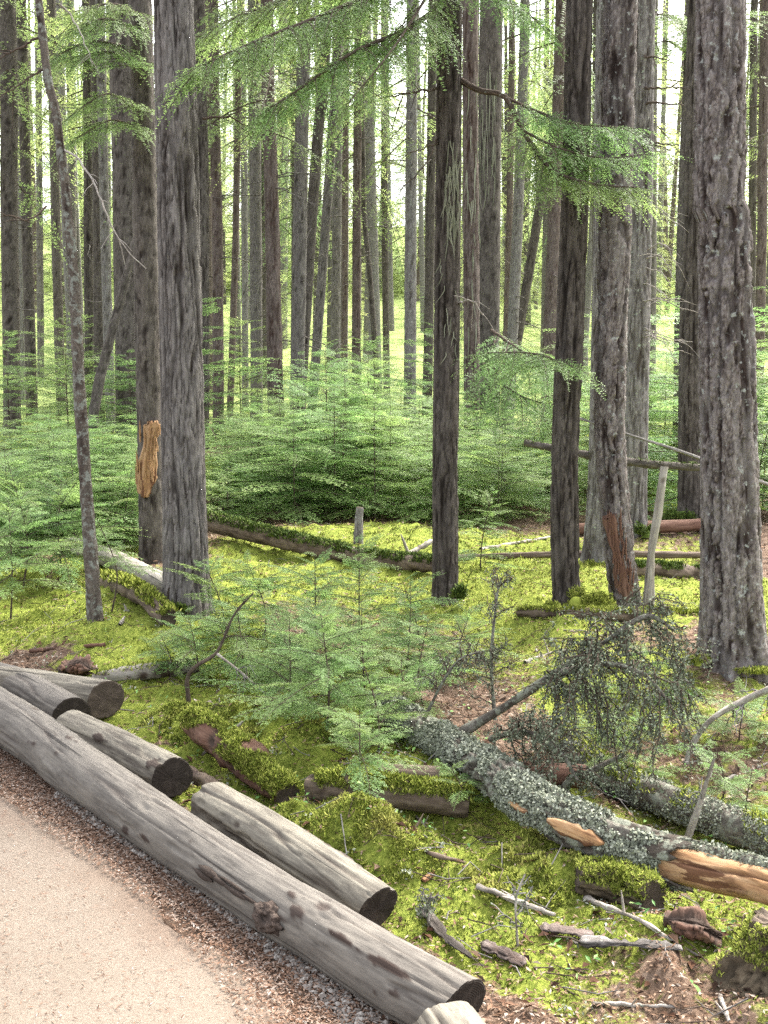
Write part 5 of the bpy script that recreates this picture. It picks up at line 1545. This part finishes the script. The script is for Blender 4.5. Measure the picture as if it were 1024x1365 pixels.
def stump():
    p = gp(1046, 1312); p[2] -= .03
    root = empty('mossy_stump', p, 'mossy rotten stump at the bottom right corner', 'stump')
    P = np.array([[0, 0, 0], [0, 0, .06], [.01, 0, .13], [.01, 0, .20]])
    C = curve(P, 50)
    V, F, co, ex = tube(C, np.interp(np.linspace(0, 1, 50), [0, .4, 1], [.14, .105, .085]), 64, bark_disp('furrow', .024, 76, .5, .1))
    z = V[:, 2]; top = z > .15
    V[:, 2] += np.where(top, (fbm(V * 18, 3, 5) - .5) * .05, 0)
    mb = MB(); mb.add(V, F, 0, None, co, ex); mb.build('body', M['stump_wood'], root)
    mb = MB(); end_disc(mb, V[-64:], V[-64:].mean(0), np.array([0, 0, 1.]), np.random.default_rng(1), bulge=.006); mb.build('broken_top', M['wood_brown'], root)
    rng = np.random.default_rng(77)
    pp, nn = surface_pick(V, np.repeat(C, 64, 0), 5200, rng, -.2, (V[:, 2] > .11) | (fbm(V * 12, 2, 3) > .62))
    mb = MB(); mb.add(*moss_tufts(pp, rng, .011, 4), 0, smooth=False); tag(mb.build('moss', M['moss'], root), kind='stuff')
    for k in range(5):
        a = -2.6 + k * .55; d = np.array([math.cos(a), math.sin(a), 0])
        mb = MB(); Q = curve(np.array([d * .09 + [0, 0, .07], d * .17 + [0, 0, .03], d * .30 + [0, 0, -.0]]), 40)
        Vr, Fr, cr, er = tube(Q, np.linspace(.035, .010, 40), 24, bark_disp('furrow', .010, 78 + k)); mb.add(Vr, Fr, 0, None, cr, er)
        mb.build('root', M['stump_wood'], root)
stump()

# moss clumps at tree feet: parts of the trees they grow on
def foot_moss(tr, px, py, rx, rz, n, seed, mat='moss_dark', size=.028):
    root, b, C, rad, Y = tr
    rng = np.random.default_rng(seed)
    c = at_depth(px, py, Y - .18) - b
    u = rng.normal(0, 1, (n, 3)); u = norm(u); u[:, 2] = np.abs(u[:, 2])
    rad_n = np.clip(.1 + 1.7 * fbm(u * 2.2 + seed, 3, seed), .3, 1.4)[:, None]
    lob = rng.normal(0, 1, (4, 3)) * np.array([rx, rx * .5, rz * .35]) * .8; lob[:, 2] = np.abs(lob[:, 2]) * .6
    pick = rng.integers(0, 4, n)
    P = c + lob[pick] + .62 * u * np.array([rx, rx * .8, rz]) * rad_n * rng.uniform(.8, 1.05, (n, 1))
    mb = MB()
    # firm cushion below the shoots
    th = np.linspace(0, 2 * math.pi, 14, endpoint=False); ph = np.linspace(0, math.pi / 2, 6)
    Vc = np.array([[math.cos(a) * math.cos(q), math.sin(a) * math.cos(q), math.sin(q)] for q in ph for a in th]) * np.array([rx, rx * .8, rz]) * .5 + c
    i = np.arange(5)[:, None] * 14; j = np.arange(14)[None]
    mb.add(Vc, np.stack([i + j, i + (j + 1) % 14, i + 14 + (j + 1) % 14, i + 14 + j], -1).reshape(-1, 4), 0)
    mb.add(*moss_tufts(P, rng, size, 4), 0, smooth=False)
    tag(mb.build('moss', M[mat], root), kind='stuff')
foot_moss(T7, 768, 806, .09, .10, 1100, 1, 'moss', size=.018)
foot_moss(T7, 755, 815, .07, .05, 400, 2, 'moss')
foot_moss(T6, 612, 800, .03, .09, 300, 3)
foot_moss(T9, 930, 887, .04, .05, 350, 4, 'moss', .018)
foot_moss(T9, 1008, 897, .06, .04, 400, 6, 'moss', .018)
foot_moss(T10, 800, 760, .16, .06, 700, 9, 'moss', size=.025)
foot_moss(T11, 862, 716, .09, .11, 600, 10, size=.025)
foot_moss(T32, 912, 697, .14, .12, 700, 11, size=.025)
foot_moss(T2, 222, 818, .05, .06, 250, 12)

# orange wound of the broken trunk and the red hollow
def wound(tr, pxs, half_w, mat, seed, proud=.02, name='exposed_wood', bark=True):
    """Splintered wood plate standing on the camera side of a trunk. pxs: pixel column points, bottom first."""
    root, b, C, rad, Y = tr
    rng = np.random.default_rng(seed)
    mb = MB()
    n, m = 60, 26
    pts = np.array([at_depth(px, py, Y) - b for px, py in pxs])
    Cl = curve(pts, n)
    Vv, cc = [], []
    for i in range(n):
        t = i / (n - 1)
        r0 = np.interp(Cl[i][2], C[:, 2], rad)
        for j in range(m):
            v = j / (m - 1) * 2 - 1
            edge = .75 + .35 * math.sin(9 * t + seed) * .5 + .25 * (vn(np.array([[t * 9, v > 0, seed]]))[0] - .5)
            a = v * half_w * edge * (1 if .06 < t < .94 else .55)
            sp_ = .012 * (vn(np.array([[v * 7, t * 1.6, seed + 3.]]))[0] - .5) * 2 + .006 * (vn(np.array([[v * 22, t * 4, seed + 5.]]))[0] - .5)
            rr_ = r0 + proud * (1 - v * v * .9) + sp_ - (.06 if j in (0, m - 1) or i in (0, n - 1) else 0)
            Vv.append(Cl[i] + np.array([math.sin(a), -math.cos(a), 0]) * rr_ + [0, 0, .03 * (vn(np.array([[v * 12, 3, seed]]))[0] - .5) * (t > .9)])
            cc.append([r0 * math.sin(a), r0 * math.cos(a), Cl[i][2]])
    i = np.arange(n - 1)[:, None] * m; j = np.arange(m - 1)[None]
    F = np.stack([i + j, i + j + 1, i + m + j + 1, i + m + j], -1).reshape(-1, 4)
    mb.add(np.array(Vv), F, 0, None, np.array(cc))
    # long splinters
    for k in range(26):
        q = rng.integers(5, n - 8); v = rng.uniform(-.8, .8); a = v * half_w * .8
        r0 = np.interp(Cl[q][2], C[:, 2], rad) + proud
        p0 = Cl[q] + np.array([math.sin(a), -math.cos(a), 0]) * r0
        l = rng.uniform(.05, .16)
        add_tube(mb, np.array([p0, p0 + [0, -.006, l * .6], p0 + [rng.normal(0, .01), -.018, l]]), [.006, .005, .001], 4, 0, False)
    mb.build(name, M[mat], root)
wound(T3, [(197, 662), (199, 620), (204, 580), (207, 560)], 1.05, 'wood_orange', 5, .030)
wound(T8, [(833, 800), (826, 760), (818, 720), (812, 680)], .8, 'wood_red', 6, .014, 'rotten_hollow')

# ------------------------------------------------------------------ boughs, bare branches and beard lichen on the near trees
SPB = [spray_arrays(np.random.default_rng(950 + k), .42, .15, .18 + .08 * k, .020, .0068, .036, .0125) for k in range(4)]
SPB2 = [spray_arrays(np.random.default_rng(960 + k), .60, .22, .25 + .1 * k, .028, .009, .055, .018) for k in range(3)]
def bough(tr, pts, r0, n, seed, ls=(.7, 1.2), t0=.2, spr=None, hang=.18, mat='needle', sides=7, spread=.9):
    """A living branch: limb through pts (points of the place), side sprays in layers."""
    root, b = tr[0], tr[1]
    rng = np.random.default_rng(seed)
    C = curve(np.array(pts) - b, 30)
    spr = spr or SPB
    L0 = .42 if spr is SPB else .60
    mb = MB()
    V, F, co, _ = tube(C, np.linspace(r0, r0 * .18, 30), sides); mb.add(V, F, 1, None, co)
    T, Nn, B = frames(C)
    for k in range(n):
        t = t0 + (1 - t0) * (k + rng.random()) / n
        i = min(28, int(t * 29))
        tg = T[i]; lat = norm(np.cross(tg, [0, 0, 1.])) * (1 if k % 2 else -1)
        d = norm(tg * rng.uniform(.35, .9) + lat * spread * rng.uniform(.5, 1.1) + np.array([0, 0, -hang * rng.uniform(.2, 1.3)]))
        zv = norm(np.array([0, 0, 1.]) - d * d[2]); yv = np.cross(zv, d)
        Mx = np.stack([d, yv, zv], 1) @ rotx(rng.normal(0, .22))
        put_spray(mb, spr[rng.integers(len(spr))], Mx, C[i], rng.uniform(*ls) * (1.15 - .45 * t), 0, 1, rng.uniform(-.2, .25))
    d = T[-1]; zv = norm(np.array([0, 0, 1.]) - d * d[2]); Mx = np.stack([d, np.cross(zv, d), zv], 1)
    put_spray(mb, spr[0], Mx, C[-2], ls[0], 0, 1)
    return mb.build('bough', [M[mat], M['twig']], root)

def bare(tr, pts, r0, seed, nsub=4, lsub=.2, mat='twig', name='dead_branch'):
    root, b = tr[0], tr[1]
    rng = np.random.default_rng(seed)
    C = curve(np.array(pts) - b, 26)
    C[2:] += np.cumsum(rng.normal(0, .004, (24, 3)), 0)
    mb = MB(); add_tube(mb, C, np.linspace(r0, r0 * .3, 26), 6)
    for k in range(nsub):
        i = rng.integers(6, 25); tg = norm(C[i] - C[i - 1])
        d = norm(tg + rng.normal(0, .6, 3)); l = lsub * rng.uniform(.4, 1.1)
        add_tube(mb, np.array([C[i], C[i] + d * l * .5, C[i] + d * l + [0, 0, -.15 * l]]), [r0 * .4, r0 * .3, r0 * .12], 4)
    return mb.build(name, M[mat], root)

Y6, Y7, Y3, Y4, Y1, Y12, Y13, Y2, Y11, Y8 = T6[4], T7[4], T3[4], T4[4], T1[4], T12[4], T13[4], T2[4], T11[4], T8[4]
# big boughs sweeping left from the slim middle trunk
bough(T6, [D(592, 5, Y6), D(540, 40, Y6 - .3), D(470, 70, Y6 - .6), D(400, 118, Y6 - .8), D(350, 150, Y6 - .9)], .018, 50, 1001, (.8, 1.3), .12)
bough(T6, [D(592, -60, Y6), D(520, -20, Y6 - .3), D(430, 20, Y6 - .5), D(340, 55, Y6 - .8), D(262, 90, Y6 - 1.0)], .018, 60, 1002, (.9, 1.4), .12)
bough(T6, [D(592, -110, Y6), D(500, -60, Y6 + .1), D(400, -10, Y6 + .1), D(300, 30, Y6 + .2), D(240, 60, Y6 + .2)], .018, 50, 1003, (.9, 1.4), .15)
bough(T6, [D(588, -40, Y6), D(560, 10, Y6 - .4), D(520, 70, Y6 - .8), D(470, 130, Y6 - 1.0)], .012, 24, 1004, (.7, 1.1), .15, hang=.5)
bough(T6, [D(610, -80, Y6), D(640, -30, Y6 - .2), D(680, 0, Y6 - .3), D(720, 30, Y6 - .4)], .011, 24, 1005, (.7, 1.1), .15)
# bough right of it
bough(T6, [D(612, 106, Y6), D(640, 121, Y6 - .1), D(674, 130, Y6 - .2), D(700, 180, Y6 - .3), D(735, 225, Y6 - .45), D(790, 245, Y6 - .6), D(850, 250, Y6 - .7)], .020, 42, 1006, (.7, 1.15), .42)
bough(T6, [D(674, 130, Y6 - .2), D(720, 150, Y6 - .3), D(770, 165, Y6 - .4), D(840, 170, Y6 - .5)], .010, 24, 1007, (.7, 1.1), .1)
bough(T6, [D(690, 170, Y6 - .3), D(740, 195, Y6 - .5), D(800, 210, Y6 - .5), D(870, 205, Y6 - .6)], .009, 24, 1008, (.6, 1.0), .3)
bough(T7, [D(758, 500, Y7), D(735, 478, Y7 - .4), D(700, 470, Y7 - .6), D(650, 470, Y7 - .7)], .011, 22, 1009, (.6, 1.0), .1)
bough(T13, [D(655, 440, 12), D(700, 470, 11.5), D(755, 495, 11.2)], .016, 26, 1010, (.9, 1.4), .05, SPB2)
bough(T13, [D(640, 480, 12), D(680, 520, 11.5), D(730, 540, 11.2)], .014, 20, 1011, (.8, 1.3), .05, SPB2)
# left boughs
for k, (x0, y0, x1, y1, x2, y2) in enumerate([(185, 40, 140, 25, 92, 40), (186, 95, 150, 70, 100, 75), (186, 150, 145, 125, 100, 150), (188, 175, 150, 160, 110, 180), (160, 60, 120, 55, 85, 70), (188, 20, 150, 5, 100, 15)]):
    bough(T3, [D(x0, y0, Y3), D(x1, y1, Y3 - .4), D(x2, y2, Y3 - .6)], .012, 20, 1020 + k, (.65, 1.1), .1)
bough(T12, [D(918, 38, Y12), D(890, 20, Y12 - .4), D(850, 22, Y12 - .7)], .03, 22, 1030, (1.0, 1.6), .05, SPB2)
bough(T12, [D(918, 36, Y12), D(945, 30, Y12 - .3), D(980, 20, Y12 - .3)], .03, 18, 1031, (1.0, 1.6), .05, SPB2)
bough(T12, [D(916, 70, Y12), D(890, 55, Y12 - .5), D(868, 60, Y12 - .8)], .02, 14, 1032, (.9, 1.4), .05, SPB2)
# bare branches
bare(T6, [D(586, 118, Y6), D(560, 122, Y6 - .2), D(510, 132, Y6 - .3)], .010, 1040)
bare(T6, [D(586, 180, Y6), D(560, 215, Y6 - .2), D(520, 260, Y6 - .3)], .007, 1041)
bare(T6, [D(586, 190, Y6), D(555, 200, Y6 - .2), D(535, 210, Y6 - .3)], .006, 1042)
bare(T6, [D(612, 405, Y6), D(628, 406, Y6 - .2), D(645, 425, Y6 - .2)], .007, 1043, mat='twig_pale')
bare(T2, [D(270, 158, Y2), D(300, 158, Y2 + .1), D(327, 166, Y2 + .2)], .008, 1044)
bare(T1, [D(52, 50, Y1), D(30, 62, Y1), D(-10, 78, Y1)], .008, 1045)
bare(T1, [D(60, 90, Y1), D(36, 108, Y1 - .1), D(-5, 130, Y1 - .2)], .007, 1046)
bare(T1, [D(86, 200, Y1), D(105, 215, Y1 - .2), D(130, 255, Y1 - .4), D(160, 320, Y1 - .5), D(205, 362, Y1 - .5)], .007, 1047, 8, .14, 'twig_pale')
bare(T1, [D(62, 275, Y1), D(40, 295, Y1 - .1), D(0, 290, Y1 - .2)], .007, 1048)
bare(T1, [D(80, 5, Y1), D(98, 25, Y1), D(112, 60, Y1 - .1), D(118, 90, Y1 - .2)], .005, 1049, 5, .1, 'twig_pale')
for k, (x, y) in enumerate([(857, 73), (855, 118), (853, 195), (857, 140)]):
    bare(T11, [D(x - 4, y, Y11), D(x + 18, y - 1, Y11 - .2), D(x + 40 + k * 5, y + 1, Y11 - .3)], .014, 1060 + k, 2, .2)
for k in range(10):
    rng = np.random.default_rng(1080 + k)
    y = rng.uniform(250, 470); x = 845 + rng.uniform(0, 5); s_ = 1
    bare(T11, [D(x, y, Y11), D(x + 30 * s_, y + rng.uniform(-12, 18), Y11 - .2), D(x + rng.uniform(45, 75) * s_, y + rng.uniform(-10, 40), Y11 - .3)], .007, 1090 + k, 4, .25, 'twig_pale')

def beard(tr, n, px0, px1, py0, py1, lmin, lmax, seed, w=.0035):
    root, b, C, rad, Y = tr
    rng = np.random.default_rng(seed)
    mb = MB()
    for k in range(n):
        px = rng.uniform(px0, px1); py = rng.uniform(py0, py1)
        p = at_depth(px, py, Y) - b
        ax = np.array([np.interp(p[2], C[:, 2], C[:, q]) for q in range(3)]); r0 = np.interp(p[2], C[:, 2], rad)
        dx = np.clip(p[0] - ax[0], -r0 * 1.25, r0 * 1.25)
        p = np.array([ax[0] + dx, ax[1] - math.sqrt(max(0, r0 * r0 - dx * dx)) - .012, p[2]])
        l = rng.uniform(lmin, lmax); m = 5
        sw = rng.normal(0, .012)
        Q = np.array([p + [sw * u * u * 2 + .003 * math.sin(7 * u + k), -.006 * u, -l * u] for u in np.linspace(0, 1, m)])
        ww = w * np.array([.8, 1.1, 1, .7, .15])
        Vb = np.concatenate([Q - np.array([1, 0, 0]) * ww[:, None], Q + np.array([1, .5, 0]) * ww[:, None]])
        mb.add(Vb, [[i, m + i, m + i + 1, i + 1] for i in range(m - 1)], 0, smooth=False)
    tag(mb.build('beard_lichen', M['beard'], root), kind='stuff')
beard(T6, 46, 592, 612, 190, 300, .06, .28, 1, .0028)
beard(T6, 16, 583, 617, 340, 480, .04, .12, 2, .0025)
beard(T13, 40, 632, 660, 80, 260, .15, .6, 3, .006)
beard(T14, 26, 620, 640, 90, 450, .15, .5, 4, .006)

for o in bpy.data.objects:
    if '_Y' in o: del o['_Y']
# where several saplings would read alike, say which of them it is
same = {}
for o in SC.objects:
    if o.name.startswith('hemlock_sapling') and o.get('group'): same.setdefault(o['label'], []).append(o)
for lab, os_ in same.items():
    if len(os_) == 1: continue
    os_.sort(key=lambda o: o.location.x / o.location.y)
    words = ['left of two', 'right of two'] if len(os_) == 2 else ['leftmost of %d' % len(os_)] + [('second', 'third', 'fourth', 'fifth')[k] + ' from left of %d' % len(os_) for k in range(len(os_) - 2)] + ['rightmost of %d' % len(os_)]
    for o, w in zip(os_, words): o['label'] = lab + ', ' + w
